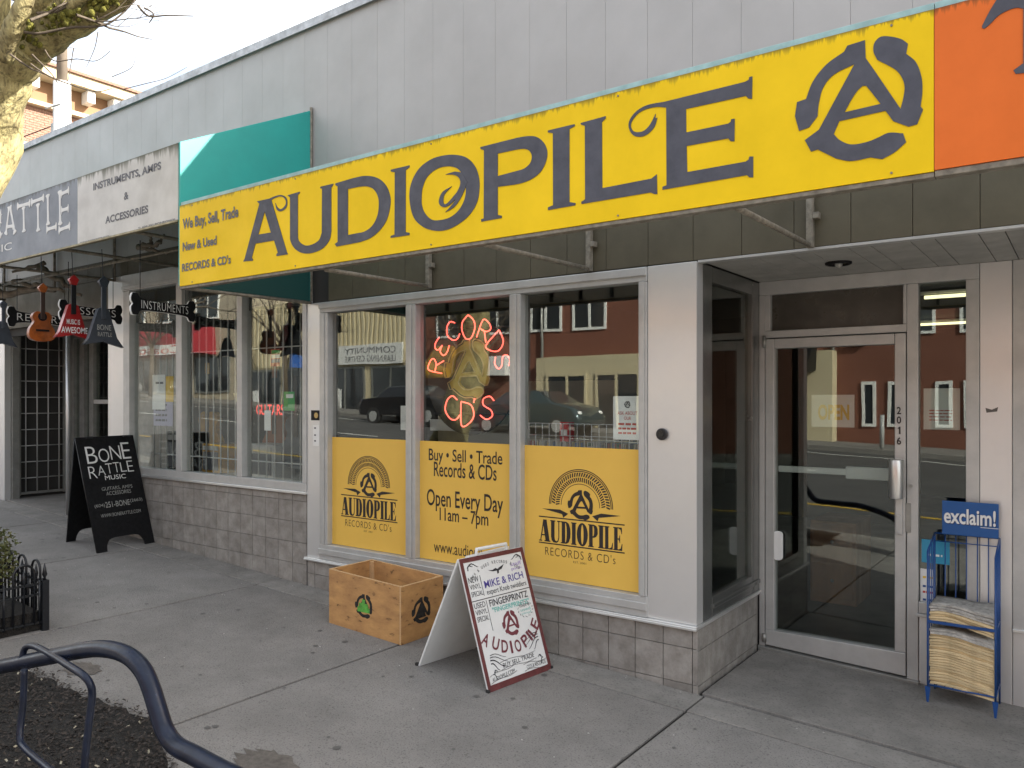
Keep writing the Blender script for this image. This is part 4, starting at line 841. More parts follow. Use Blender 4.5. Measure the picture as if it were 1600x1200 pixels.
eg = MB(); 
for (a_, b_, c_, d_) in ((CX0, CX1, CY0 - .0006, CY0 + t), (CX0, CX1, CY1 - t, CY1 + .0006), (CX0 - .0006, CX0 + t, CY0 + t, CY1 - t), (CX1 - t, CX1 + .0006, CY0 + t, CY1 - t)): eg.box(a_, b_, c_, d_, z0 + H_ + .0003, z0 + H_ + .002)
eg.box(CX1 - t + .002, CX1 - .003, CY0 - .0012, CY0 - .0003, z0 + .002, z0 + H_)
for (px, py) in ((CX0 + t + .013, CY0 + t + .013), (CX1 - t - .013, CY0 + t + .013), (CX0 + t + .013, CY1 - t - .013), (CX1 - t - .013, CY1 - t - .013)): eg.box(px - .012, px + .012, py - .012, py + .012, z0 + .03, z0 + H_ - .004)
sheared(eg).build('edge_strips', WOODE, CR, .0005)
SPR = mat('spray_black', (.02, .018, .016), .8, var=.5, vscale=30); SPG = mat('spray_green', (.12, .42, .06), .7, var=.5, vscale=25)
p = onY(568, 947, CY0); logo(SPR, CR, (p.x, CY0, p.z), .155, sx=1.05, depth=.0006)
b = MB(); q = []
for k in range(9): q.append((p.x - .055 + .014 * k, p.z + (-.05 if k % 2 else .0 + .05 * (1 - abs(k - 4) / 4))))
for a_, b_ in zip(q[:-1], q[1:]): b.box(min(a_[0], b_[0]), max(a_[0], b_[0]), CY0 - .0018, CY0 - .0008, min(a_[1], b_[1]) + .01, max(a_[1], b_[1]) - .008) if abs(a_[1] - b_[1]) > .02 else None
b.build('green_paint', SPG, CR)
p = onX(658, 954, CX1); logo(SPR, CR, (CX1 + .0002, p.y, p.z), .17, ex=(0, 1, 0), n=V((1, 0, 0)), sx=1.05, depth=.0006)
tri = decal('logo_fill', [[(-.035, -.045), (.045, -.045), (.005, .06)]], SPR, CR, (CX1 + .001, p.y, p.z), (0, 1, 0), (0, 0, 1), V((1, 0, 0)), .0006)

# ------------------------------------------------------------------ sandwich boards
def aboard(T_, f0, f1, r0, r1, th, m, name='front_board'):
    """panel between foot line f0-f1 and ridge line r0-r1"""
    f0, f1, r0, r1 = map(V, (f0, f1, r0, r1)); n = (f1 - f0).cross(r0 - f0).normalized()
    if n.x < 0 and name == 'front_board': n = -n
    if n.x > 0 and name != 'front_board': n = -n
    b = MB().hexa([f0, f1, f1 - n * th, f0 - n * th, r0, r1, r1 - n * th, r0 - n * th]); return b.build(name, m, T_, .002), n
# white one
F0, F1 = V((-2.573, 3.307, g(-2.573))), V((-2.515, 3.828, g(-2.515))); R0, R1 = V((-2.80, 3.328, .718)), V((-2.742, 3.852, .715))
B0, B1 = V((-3.127, 3.351, g(-3.127))), V((-3.07, 3.872, g(-3.07)))
WB = thing('sandwich_board', 'white sandwich board with maroon edge and hand lettered adverts beside the crate', 'sign', (-2.8, 3.6, g(-2.8)))
fb, n = aboard(WB, F0, F1, R0, R1, .012, MDF)
aboard(WB, B0, B1, R0 - V((.012, 0, 0)), R1 - V((.012, 0, 0)), .012, MDF, 'back_board')
exv = (F1 - F0); W_ = exv.length; exv.normalize(); eyv = (R0 - F0); L_ = eyv.length; eyv.normalize()
def S2(s, t_): return F0 + exv * (s * W_) + eyv * (t_ * L_) + n * .0005
def strip(pts, m, nm='border', d=.002): return decal(nm, [[(x_ * W_, y_ * L_) for x_, y_ in pts]], m, WB, F0 + n * .0004, exv, eyv, n, d)
for pts in (((0, 0), (1, 0), (1, .045), (0, .045)), ((0, .965), (1, .965), (1, 1), (0, 1)), ((0, .045), (.045, .045), (.045, .965), (0, .965)), ((.955, .045), (1, .045), (1, .965), (.955, .965))): strip(pts, MAROON)
def bt_(s, m, x0_, y0_, x1_, y1_, bold=0., rot=0): return text(s, m, WB, None, None, o=S2(x0_, y0_), ex=exv + eyv * rot, ey=eyv, n=n, w=(x1_ - x0_) * W_, h=(y1_ - y0_) * L_, bold=bold, depth=.0012)
PUR = mat('purple_marker', (.07, .05, .26), .6); AQ = mat('aqua_marker', (.16, .45, .40), .6); MRK = mat('black_marker', (.03, .03, .035), .6); MRN = mat('maroon_marker', (.15, .03, .04), .6); VIO = mat('violet_marker', (.35, .25, .5), .6)
strip([(.045, .664), (.955, .664), (.955, .670), (.045, .670)], MRK, 'ruled_line', .001); strip([(.25, .42), (.256, .42), (.256, .655), (.25, .655)], MRK, 'ruled_line', .001); strip([(.24, .69), (.246, .69), (.246, .85), (.24, .85)], MRK, 'ruled_line', .001)
bt_('NEW', MRK, .065, .805, .215, .85); bt_('VINYL', MRK, .065, .755, .225, .792); bt_('SPECIAL', MRK, .065, .70, .235, .738)
bt_('MIKE & RICH', PUR, .28, .742, .90, .80, .008, .02); bt_('expert Knob twiddlers', MRK, .29, .678, .92, .732)
bt_('USED', MRK, .065, .61, .23, .652); bt_('VINYL', MRK, .065, .56, .235, .597); bt_('SPECIAL', MRK, .065, .508, .24, .547)
bt_('FINGERPRINTZ', MRK, .29, .598, .90, .65, .012); bt_('"FINGERPRINTZ"', AQ, .31, .548, .90, .588, .02)
for k, (ch) in enumerate('NEW & USED RECORDS & CDs'):
    if ch == ' ': continue
    a_ = R(-50 + 96 * k / 23); ev = (exv * cos(a_) - eyv * sin(a_)).normalized(); ev2 = (eyv * cos(a_) + exv * sin(a_)).normalized()
    text(ch, MRK, WB, None, None, o=S2(.5 + .48 * sin(a_), .66 + .255 * cos(a_)), ex=ev, ey=ev2, n=n, w=.011, h=.017, bold=0, depth=.0012)
for k, (w_, c_) in enumerate((('staff', VIO), ('pick', VIO))): bt_(w_, c_, .74, .865 - k * .04, .92, .895 - k * .04)
bird = [(-.13, .02), (-.06, .012), (-.01, .03), (.02, .012), (.05, .028), (.13, .06), (.08, .0), (.035, -.012), (.025, -.05), (.0, -.055), (.005, -.012), (-.06, -.008)]
decal('bird', [[(x_ * W_, y_ * L_ * .55) for x_, y_ in bird]], MRK, WB, S2(.51, .862), exv, eyv, n, .001)
logo(MRN, WB, S2(.53, .435), .195 * L_, exv, eyv, n, sx=.95, depth=.0012)
AUD = [('A', .12, .372, -42), ('U', .247, .322, -32), ('D', .367, .282, -16), ('I', .462, .262, -4), ('O', .563, .256, 6), ('P', .69, .276, 24), ('I', .77, .300, 34), ('L', .835, .328, 42), ('E', .905, .375, 50)]
for ch, cx_, cy_, a_ in AUD:
    a_ = R(a_); ev = (exv * cos(a_) + eyv * sin(a_)).normalized(); ev2 = (eyv * cos(a_) - exv * sin(a_)).normalized(); ww = .016 if ch == 'I' else .050
    text(ch, MRN, WB, None, None, o=S2(cx_, cy_) - ev * ww / 2 - ev2 * .034, ex=ev, ey=ev2, n=n, w=ww, h=.068, bold=.018, depth=.0012)
for (s_, x0_, y0_, x1_, y1_, rt) in (('BUY SELL TRADE', .28, .135, .77, .168, .0), ('AUDIOPILE.COM', .085, .06, .43, .09, .06), ("CD'S & RECORDS", .62, .065, .93, .095, -.02)): bt_(s_, MRK, x0_, y0_, x1_, y1_, 0, rt)
RBL = []
class _RB:
    def tube(s_, *a, **k): MB().tube(*a, **k).build('ornament', MRK, WB)
rb = _RB()
def sp(x_, y_): return S2(x_, y_) + n * .001
for yy, xa, xb, sl3 in ((.124, .25, .80, .0), (.178, .25, .80, .0), (.052, .06, .46, .06), (.104, .06, .46, .06), (.056, .58, .95, -.02), (.106, .58, .95, -.02)):
    rb.tube([sp(xa + (xb - xa) * k / 8, yy + sl3 * .5 * (k / 8) + .008 * sin(k / 8 * pi * 2)) for k in range(9)], .0013, 4)
for sgn, cx_ in ((1, .12), (-1, .90)):
    for (x0_, y0_, dx, dy, r_) in ((0, .235, .24, -.05, .0022), (0, .215, .18, -.06, .003), (0.01, .25, .22, -.03, .0018), (.0, .19, .1, -.05, .003), (.02, .12, .05, .02, .003), (.0, .11, .05, -.03, .0025), (-.03, .92, .08, .02, .003), (.0, .94, .13, -.01, .003), (-.03, .90, .03, .05, .0025)):
        y0b = y0_ + (.06 if sgn < 0 and y0_ > .18 and y0_ < .5 else 0)
        rb.tube([sp(cx_ + sgn * (x0_ + dx * k / 6), y0b + dy * k / 6 + .012 * sin(k / 6 * pi * 1.6)) for k in range(7)], [r_ * (1.3 - k / 7) for k in range(7)], 4)
for k in range(14): rb.tube([sp(.81 + .11 * cos(k * .45), .51 + .055 * sin(k * .45)), sp(.81 + .125 * cos(k * .45 + .25), .51 + .065 * sin(k * .45 + .25))], .0012, 4)
for k in range(3): bt_(('more', 'used', 'vinyl')[k], (MRK, AQ, AQ)[k], .73, .53 - k * .032, .89, .553 - k * .032)
hd_ = MB(); m0 = R0.lerp(R1, .28) + V((-.01, 0, 0)); m1 = R0.lerp(R1, .75) + V((-.01, 0, 0))
hd_.tube([m0, m0 + V((0, 0, .035)), m1 + V((0, 0, .035)), m1], .010, 10); hd_.box(R0.x - .02, R0.x + .0, R0.y + .08, R1.y - .06, .705, .722); hd_.build('carry_handle', MDF, WB, .002)
ft = MB()
for p_ in (B0, B1, F0, F1): ft.box(p_.x - .016, p_.x + .004, p_.y - .008, p_.y + .008, p_.z, p_.z + .016)
ft.build('rubber_foot', RUBBER, WB)
# black one with legs cut out of the panels
KB = thing('chalkboard_sandwich_board', 'black sandwich board lettered BONE RATTLE MUSIC beside the guitar shop door', 'sign', (-7.42, 3.7, g(-7.4)))
F0, F1 = V((-7.093, 3.459, g(-7.093) + .0)), V((-7.168, 4.035, g(-7.168))); R0, R1 = V((-7.395, 3.408, 1.255)), V((-7.46, 3.985, 1.262))
B0, B1 = V((-7.745, 3.487, g(-7.745))), V((-7.82, 4.0, g(-7.82)))
def cutboard(F0, F1, R0, R1, nm, sgn):
    ex = (F1 - F0); w_ = ex.length; ex.normalize(); ey = (R0 - F0); l_ = ey.length; ey.normalize(); nn = ex.cross(ey).normalized()
    if nn.x * sgn < 0: nn = -nn
    lp = smooth_path([(0, 0), (.17, 0), (.185, .05, 1), (.24, .095, 1), (.34, .11), (.66, .11), (.76, .095, 1), (.815, .05, 1), (.83, 0), (1, 0), (1, 1), (0, 1)], 4)
    decal(nm, [[(x_ * w_, y_ * l_) for x_, y_ in lp]], BLACK, KB, F0 - nn * .012, ex, ey, nn, .012)
    return ex, ey, nn, w_, l_
cutboard(B0, B1, R0 - V((.02, 0, 0)), R1 - V((.02, 0, 0)), 'back_board', -1)
ex, ey, nn, w_, l_ = cutboard(F0, F1, R0, R1, 'front_board', 1)
for i, z_ in enumerate((.12, .9)): MB().box(R0.x - .03, R0.x + .0, R0.y + .1 + .35 * i, R0.y + .16 + .35 * i, 1.245, 1.262).build('hinge', BLACKM, KB)
def kt(s_, x0_, y0_, x1_, y1_, bold=0., rot=.0, m=CHALK, each=False):
    text(s_, m, KB, None, None, o=F0 + ex * x0_ * w_ + ey * y0_ * l_ + nn * .0005, ex=ex + ey * rot, ey=ey, n=nn, w=(x1_ - x0_) * w_, h=(y1_ - y0_) * l_, bold=bold, depth=.0015)
xx = .12
for k, (ch, w2, dy, h2) in enumerate((('B', .2, .0, .15), ('O', .2, .005, .12), ('N', .2, .02, .125), ('E', .17, .02, .15))):
    kt(ch, xx, .765 + dy, xx + w2 - .02, .765 + dy + h2, -.01, .0, WHITEI); xx += w2 + .005
    if k < 0: pass
xx = .11
for k, (ch, w2, dy, h2) in enumerate((('R', .15, -.03, .105), ('A', .14, -.01, .085), ('T', .13, .0, .09), ('T', .12, .005, .09), ('L', .12, .005, .085), ('E', .12, .0, .1))):
    kt(ch, xx, .665 + dy, xx + w2 - .015, .665 + dy + h2, -.015, .0, WHITEI); xx += w2 + .002
kt('MUSIC', .36, .61, .72, .65, .0, m=WHITEI); kt('GUITARS, AMPS', .27, .515, .80, .55); kt('ACCESSORIES', .33, .475, .76, .508)
kt('(604)', .10, .375, .27, .41); kt('251-BONE', .28, .37, .70, .42, .01); kt('(2663)', .71, .385, .93, .42); kt('WWW.BONERATTLE.COM', .17, .29, .86, .32)

ORD = 'lowest second third fourth fifth sixth seventh eighth ninth tenth eleventh twelfth thirteenth fourteenth fifteenth sixteenth seventeenth eighteenth nineteenth twentieth twenty-first twenty-second'.split()
# ------------------------------------------------------------------ newspaper rack
NR = thing('newspaper_rack', 'blue wire newspaper rack with exclaim! placard beside the entrance', 'rack', (-.54, 4.9, g(-.54)))
xa, xb, ya, yb = -.700, -.386, 4.775, 5.015
zf = g(xa)
wr = lambda pts, r_=.0035: MB().tube(pts, r_, 6)
for (x_, y_) in ((xa, ya), (xb, ya)):
    wr([(x_, y_, g(x_)), (x_, y_, .78)], .005).build('post', BLUE, NR)
    MB().prism([(-.014, .09), (.014, .09), (.004, 0), (-.004, 0)], (x_, y_ - .006, g(x_)), (1, 0, 0), (0, 0, 1), (0, .006, 0)).build('foot_plate', BLUE, NR)
for (x_, y_) in ((xa, yb), (xb, yb)): wr([(x_, y_, g(x_)), (x_, y_, .845)], .005).build('post', BLUE, NR)
for x_ in (xa, xb):
    wr([(x_, ya, .78), (x_, yb, .845)], .005).build('side_rail', BLUE, NR)
    for k in range(1, 4): yy = ya + (yb - ya) * k / 4; wr([(x_, yy, .06), (x_, yy, .78 + .065 * k / 4)], .003).build('side_wire', BLUE, NR)
for k in range(1, 6): xx = xa + (xb - xa) * k / 6; wr([(xx, yb, .06), (xx, yb, .845)], .003).build('back_wire', BLUE, NR)
for z_ in (.055, .395):
    for y_ in (ya, yb): wr([(xa, y_, z_), (xb, y_, z_)], .005 if z_ < .1 else .005).build('shelf_rail', BLUE, NR)
    for x_ in (xa, xb): wr([(x_, ya, z_), (x_, yb, z_)], .005).build('shelf_rail', BLUE, NR)
    for k in range(1, 8): xx = xa + (xb - xa) * k / 8; wr([(xx, ya, z_), (xx, yb, z_)], .0025).build('shelf_wire', BLUE, NR)
MB().box(xa, xb, ya - .005, ya - .002, .393, .408).build('shelf_lip', BLUE, NR)
for z_ in (.845, .80): wr([(xa, yb, z_), (xb, yb, z_)], .0045 if z_ > .82 else .003).build('top_rail', BLUE, NR)
pa, pb_ = onY(1472, 834, 4.985), onY(1560.5, 790, 4.985)
pl2 = box('placard', BLUES, NR, pa.x, pb_.x, 4.985, 4.995, pa.z, 1.035, .0015)
for (dx, dz, mm, dp) in ((.004, -.005, mat('placard_shadow', (.002, .02, .09), .5), .0006), (0, 0, WHITEI, .0016)):
    a = onY(1475, 818, 4.985) + V((dx, 0, dz)); b = onY(1556, 802, 4.985) + V((dx, 0, dz)); text('exclaim!', mm, pl2, V((a.x, 4.985, a.z + .004)), V((b.x, 4.985, b.z + .012)), bold=.022, depth=dp)
a = onY(1532, 824, 4.985); box('underline', WHITEI, pl2, a.x, a.x + .085, 4.983, 4.9845, a.z - .002, a.z + .001)
def paper(nm, z_, th, m, sag, shift, seed):
    random.seed(seed); nx, ny = 8, 4; b = MB(); top = []; bot = []
    X0, X1, Y0, Y1 = xa + .008 + shift, xb - .008 + shift * .5, ya + .004 + random.uniform(-.008, .012), yb - .01
    for zz, arr in ((th, top), (0, bot)):
        for j_ in range(ny + 1):
            for i_ in range(nx + 1):
                u_, w2 = i_ / nx, j_ / ny
                zz2 = z_ + zz + sag * (-(max(0, u_ - .45) ** 1.5) * .16 * (1 - w2) + .01 * sin(u_ * 7)) + .0012 * sin(u_ * 13 + seed)
                arr.append(len(b.v)); b.v.append(V((X0 + (X1 - X0) * u_, Y0 + (Y1 - Y0) * w2 + .003 * sin(u_ * 9 + seed), zz2)))
    for j_ in range(ny):
        for i_ in range(nx):
            q_ = j_ * (nx + 1) + i_
            b.f.append((top[q_], top[q_ + 1], top[q_ + nx + 2], top[q_ + nx + 1])); b.f.append((bot[q_ + nx + 1], bot[q_ + nx + 2], bot[q_ + 1], bot[q_])); b.sm += [True, True]
    edge = [(i_) for i_ in range(nx)]
    for i_ in range(nx): b.f.append((bot[i_], bot[i_ + 1], top[i_ + 1], top[i_])); q_ = ny * (nx + 1) + i_; b.f.append((bot[q_ + 1], bot[q_], top[q_], top[q_ + 1])); b.sm += [False, False]
    for j_ in range(ny): q_ = j_ * (nx + 1); b.f.append((bot[q_ + nx + 1], bot[q_], top[q_], top[q_ + nx + 1])); q_ += nx; b.f.append((bot[q_], bot[q_ + nx + 1], top[q_ + nx + 1], top[q_])); b.sm += [False, False]
    o = relocate(b.build('newspaper', m, None)); return o
for k in range(22):
    o = paper('newspaper', .062 + k * .0135, .0098, PAPER if k < 20 else PAPERG, .55, random.Random(k).uniform(-.004, .004), k + 1)
    o['label'] = ('topmost grey newspaper of the tall stack on the lower shelf' if k == 21 else '%s newspaper%s in the tall stack on the rack\'s lower shelf' % (ORD[k], '' if k == 0 else ' from the bottom')); o['category'] = 'newspaper'; o['group'] = 'newspapers stacked on the lower shelf'
for k in range(7):
    o = paper('newspaper', .402 + k * .0135, .0098, PAPER if k < 4 else PAPERG, .8 - .05 * k, random.Random(k + 50).uniform(-.006, .006), k + 40)
    o['label'] = ('topmost grey newspaper of the slumped stack on the upper shelf' if k == 6 else '%s newspaper%s in the slumped stack on the rack\'s upper shelf' % (ORD[k], '' if k == 0 else ' from the bottom')); o['category'] = 'newspaper'; o['group'] = 'newspapers stacked on the upper shelf'
random.seed(11)

# ------------------------------------------------------------------ bike rack
BR = thing('bicycle_rack', 'navy tubular bicycle rack with bent main tube in the mulch at the kerb', 'bike rack', (-2.7, 1.38, g(-2.7)))
def arc_pts(pl, k=5):
    out = []
    for i in range(len(pl) - 1):
        p0, p1, p2, p3 = pl[max(i - 1, 0)], pl[i], pl[i + 1], pl[min(i + 2, len(pl) - 1)]
        for q_ in range(k): t_ = q_ / k; out.append(.5 * ((2 * p1) + (-p0 + p2) * t_ + (2 * p0 - 5 * p1 + 4 * p2 - p3) * t_ * t_ + (-p0 + 3 * p1 - 3 * p2 + p3) * t_ ** 3))
    return out + [pl[-1]]
mp_ = [onY(u, v, 1.38) for u, v in ((-260, 1092), (-120, 1065), (0, 1042), (75, 1027), (130, 1016), (165, 1014), (198, 1023), (222, 1045), (236, 1075), (247, 1110), (258, 1142), (275, 1165), (305, 1181), (345, 1203), (400, 1232))]
sh_ = mp_[-1]; mp_ += [sh_ + V((.22, 0, -.06)), sh_ + V((.36, 0, -.16)), V((sh_.x + .40, 1.38, g(-1.6) + .06)), V((sh_.x + .40, 1.38, g(-1.6) - .05))]
MB().tube(arc_pts(mp_), .0295, 20).build('main_tube', RACKP, BR)
for pl in ([at(34, 1030, 3.12), at(40, 1012, 3.12), at(54, 1010, 3.08), at(80, 1023, 2.95), at(112, 1043, 2.75), at(130, 1055, 2.68), at(141, 1069, 2.66), at(144, 1088, 2.67), at(139, 1130, 2.67), at(131, 1215, 2.67), at(128, 1330, 2.67)],
           [at(38, 1046, 3.02), at(36, 1100, 3.02), at(31, 1150, 3.0), at(40, 1170, 2.95), at(75, 1200, 2.75), at(110, 1230, 2.6), at(125, 1300, 2.6)],
           [at(-120, 1075, 3.3), at(-125, 1200, 3.2), at(-125, 1400, 3.1)]):
    MB().tube(arc_pts(pl), .0125, 12).build('wheel_loop', RACKP, BR)
cp = onY(-3, 1043, 1.38); MB().tube([cp + V((-.2, 0, .0)), cp + V((-.2, 0, .001))], .03, 12).build('collar', RACKP, BR)

# ------------------------------------------------------------------ mulch bed
def gpt(u, v):
    d = ray(u, v); t_ = (SLOPE * XC - CH) / (d.z + SLOPE * d.x); return V((d.x * t_, d.y * t_, CH + d.z * t_))
edge = [gpt(u, v) for u, v in ((-60, 1035), (0, 1040), (40, 1046), (75, 1058), (100, 1072), (122, 1080), (150, 1092), (185, 1103), (212, 1112), (238, 1124), (255, 1150), (262, 1180), (270, 1215), (280, 1290), (300, 1400))]
mm = MB(); nx = 60; ny = 26; idx = {}
def ymax(x_):
    e_ = sorted(edge, key=lambda p: p.x)
    if x_ <= e_[0].x: return e_[0].y + (x_ - e_[0].x) * 0
    if x_ >= e_[-1].x: return None
    for p_, q_ in zip(e_[:-1], e_[1:]):
        if p_.x <= x_ <= q_.x: return p_.y + (q_.y - p_.y) * (x_ - p_.x) / max(1e-6, q_.x - p_.x)
ex0 = -6.6; ex1 = max(p.x for p in edge) - .001
for i in range(nx + 1):
    x_ = ex0 + (ex1 - ex0) * i / nx; ym = ymax(x_) + .02 * sin(x_ * 31) + .015 * random.uniform(-1, 1)
    for j_ in range(ny + 1):
        f_ = j_ / ny; y_ = .55 + (ym - .55) * f_
        h_ = .004 + .035 * min(1, (1 - f_) * 6) * (.7 + .3 * random.random()) if j_ < ny else -.002
        mm.v.append(V((x_, y_, g(x_) + h_)))
for i in range(nx):
    for j_ in range(ny): q_ = i * (ny + 1) + j_; mm.f.append((q_, q_ + ny + 1, q_ + ny + 2, q_ + 1)); mm.sm.append(True)
mu = mm.build('mulch_bed', MULCH, None); mu['kind'] = 'structure'
for (nm, cnt, m_, sz) in (('bark_chips', 14000, CHIP, .008), ('pale_chips', 260, CHIPL, .008)):
    cb_ = MB()
    for k in range(cnt):
        x_ = random.uniform(-5.2, ex1); ym = ymax(x_)
        y_ = random.uniform(.7, ym + abs(random.gauss(0, .03)))
        s_ = sz * random.uniform(.4, 1.3); a_ = random.uniform(0, pi); h_ = .038 if y_ < ym - .12 else .012 + .026 * max(0, (ym - y_)) / .12
        c_ = V((x_, y_, g(x_) + h_ + random.uniform(-.004, .006))); e1 = V((cos(a_), sin(a_), random.uniform(-.5, .5))) * s_; e2 = V((-sin(a_), cos(a_), random.uniform(-.6, .6))) * s_ * .45; e3 = V((0, 0, s_ * .25))
        cb_.quad(c_ - e1 - e2, c_ + e1 - e2, c_ + e1 + e2, c_ - e1 + e2)
        if m_ is CHIPL: cb_.quad(c_ - e1 - e2 - e3, c_ + e1 - e2 - e3, c_ + e1 - e2, c_ - e1 - e2)
    me_ = bpy.data.meshes.new(nm); me_.from_pydata([tuple(v) for v in cb_.v], [], cb_.f); me_.materials.append(m_); o = bpy.data.objects.new(nm, me_); C.objects.link(o); o['kind'] = 'stuff'
gmb = MB()
for k in range(130):
    x_ = random.uniform(-9, -.2); y_ = random.uniform(1.7, 3.75); r_ = random.uniform(.008, .02); n_ = 9
    gmb.quad(*[(x_ + r_ * cos(2 * pi * q / n_) * random.uniform(.8, 1.1), y_ + r_ * sin(2 * pi * q / n_) * random.uniform(.8, 1.1), g(x_) + .003 - SLOPE * r_ * cos(2 * pi * q / n_)) for q in range(n_)])
o = gmb.build('gum_spots', mat('gum_spot', (.10, .095, .088), .7), None); o['kind'] = 'stuff'
# litter and gravel bits on the pavement
gb = MB()
for k in range(260):
    y_ = random.choice([random.uniform(3.9, 4.04), random.uniform(1.6, 4.0)]); x_ = random.uniform(-9, -1.0)
    s_ = random.uniform(.002, .006); gb.ico((x_, y_, g(x_) + s_ * .4), s_, 1, .8, .5, 5, 3)
o = gb.build('grit', mat('grit', (.45, .43, .4), .9), None); o['kind'] = 'stuff'
for (x_, y_, r_) in (((gpt(128, 1046).x), gpt(128, 1046).y, .10), (gpt(415, 1195).x, gpt(415, 1195).y, .13)):
    b = MB(); n_ = 28
    b.quad(*[(x_ + r_ * (1 + .22 * sin(3 * k) + .1 * random.random()) * cos(2 * pi * k / n_) * 1.2, y_ + r_ * (1 + .15 * cos(2 * k)) * sin(2 * pi * k / n_) * .8, g(x_ + r_ * 1.2 * cos(2 * pi * k / n_) * (1 + .22 * sin(3 * k))) + .004) for k in range(n_)])
    b.build('dark_patch', mat('dark_patch', (.12, .105, .09), .8, var=.3, vscale=30, bump=.3, bscale=170), pv)  # irregular flat patch, darker than the slabs

# ------------------------------------------------------------------ planter fence with bush
PF = thing('planter_fence', 'low black iron planter fence with hoops and spear finials at the left edge', 'fence', (-5.28, 2.25, g(-5.28)))
def fpost(x_, y_):
    z_ = g(x_); b = MB().box(x_ - .02, x_ + .02, y_ - .02, y_ + .02, z_, z_ + .315); p_ = b.build('post', BLACKM, PF, .002)
    MB().tube([(x_, y_, z_ + .315), (x_, y_, z_ + .33), (x_, y_, z_ + .35), (x_, y_, z_ + .385), (x_, y_, z_ + .42)], [.010, .006, .016, .009, .002], 8).build('finial', BLACKM, p_)
def fside(p, d, n_):
    p = V(p); d = V(d)
    for k in range(n_):
        c0 = p + d * (.03 + k * .2); 
        a_ = c0 + d * .03; e_ = c0 + d * .15; zt = g(c0.x) + .36
        hp = [V((a_.x, a_.y, g(a_.x) + .05))] + [V((a_.x, a_.y, zt))]
        for t_ in range(1, 8): q_ = a_.lerp(e_, .5 - .5 * cos(pi * t_ / 8)); hp.append(V((q_.x, q_.y, zt + .065 * sin(pi * t_ / 8))))
        hp += [V((e_.x, e_.y, zt)), V((e_.x, e_.y, g(e_.x) + .05))]
        MB().tube(hp, .0075, 8).build('hoop', BLACKM, PF)
        m_ = a_.lerp(e_, .5); MB().tube([(m_.x, m_.y, g(m_.x) + .04), (m_.x, m_.y, zt - .05), (m_.x, m_.y, zt - .02), (m_.x, m_.y, zt + .035)], [.0075, .0075, .014, .002], 8).build('spear', BLACKM, PF)
        m2 = c0 + d * 0; MB().tube([(m2.x, m2.y, g(m2.x) + .04), (m2.x, m2.y, g(m2.x) + .32)], .0075, 8).build('baluster', BLACKM, PF)
    q_ = p + d * (.2 * n_ + .03)
    for zz, t_ in ((.29, .014), (.225, .014), (.05, .012)):
        MB().hexa([V((p.x, p.y, g(p.x) + zz)) + V((d.y, -d.x, 0)) * -.006, V((q_.x, q_.y, g(q_.x) + zz)) + V((d.y, -d.x, 0)) * -.006, V((q_.x, q_.y, g(q_.x) + zz)) + V((d.y, -d.x, 0)) * .006, V((p.x, p.y, g(p.x) + zz)) + V((d.y, -d.x, 0)) * .006,
                   V((p.x, p.y, g(p.x) + zz + t_)) + V((d.y, -d.x, 0)) * -.006, V((q_.x, q_.y, g(q_.x) + zz + t_)) + V((d.y, -d.x, 0)) * -.006, V((q_.x, q_.y, g(q_.x) + zz + t_)) + V((d.y, -d.x, 0)) * .006, V((p.x, p.y, g(p.x) + zz + t_)) + V((d.y, -d.x, 0)) * .006]).build('rail', BLACKM, PF)
fpost(-5.28, 2.25); fpost(-5.28, .8); fpost(-6.75, 2.25)
fside((-5.28, 2.25, 0), (-1, 0, 0), 7); fside((-5.28, 2.25, 0), (0, -1, 0), 7)
soil = MB().slab(-6.75, -5.3, .8, 2.23, .12, .12).build('soil', MULCH, PF)
bu = thing('leafy_bush', 'small yellow-green bush growing inside the black planter fence', 'bush', (-5.8, 1.95, g(-5.8) + .12))
lf = MB(); bc = V((-5.82, 1.98, g(-5.8) + .12))
st = MB()
for k in range(14):
    a_ = random.uniform(0, 2 * pi); q_ = bc + V((cos(a_) * .25, sin(a_) * .22, .35 + random.uniform(-.1, .1))); st.tube([bc, bc.lerp(q_, .5) + V((0, 0, .05)), q_], [.008, .005, .003], 5)
st.build('stem', TWIG, bu)
for k in range(2600):
    th = random.uniform(0, 2 * pi); ph = math.acos(random.uniform(-.5, 1)); r_ = random.uniform(.55, 1) ** .5 * (1 + .18 * sin(th * 3) * sin(ph * 4))
    c_ = bc + V((.36 * r_ * sin(ph) * cos(th), .30 * r_ * sin(ph) * sin(th), .27 + .27 * r_ * cos(ph)))
    e1 = V((random.gauss(0, 1), random.gauss(0, 1), random.gauss(0, .6))).normalized(); e2 = e1.orthogonal().normalized(); s_ = random.uniform(.010, .02)
    lf.quad(c_ - e1 * s_, c_ + e2 * s_ * .5, c_ + e1 * s_, c_ - e2 * s_ * .5)
lf.build('foliage', LEAF, bu)

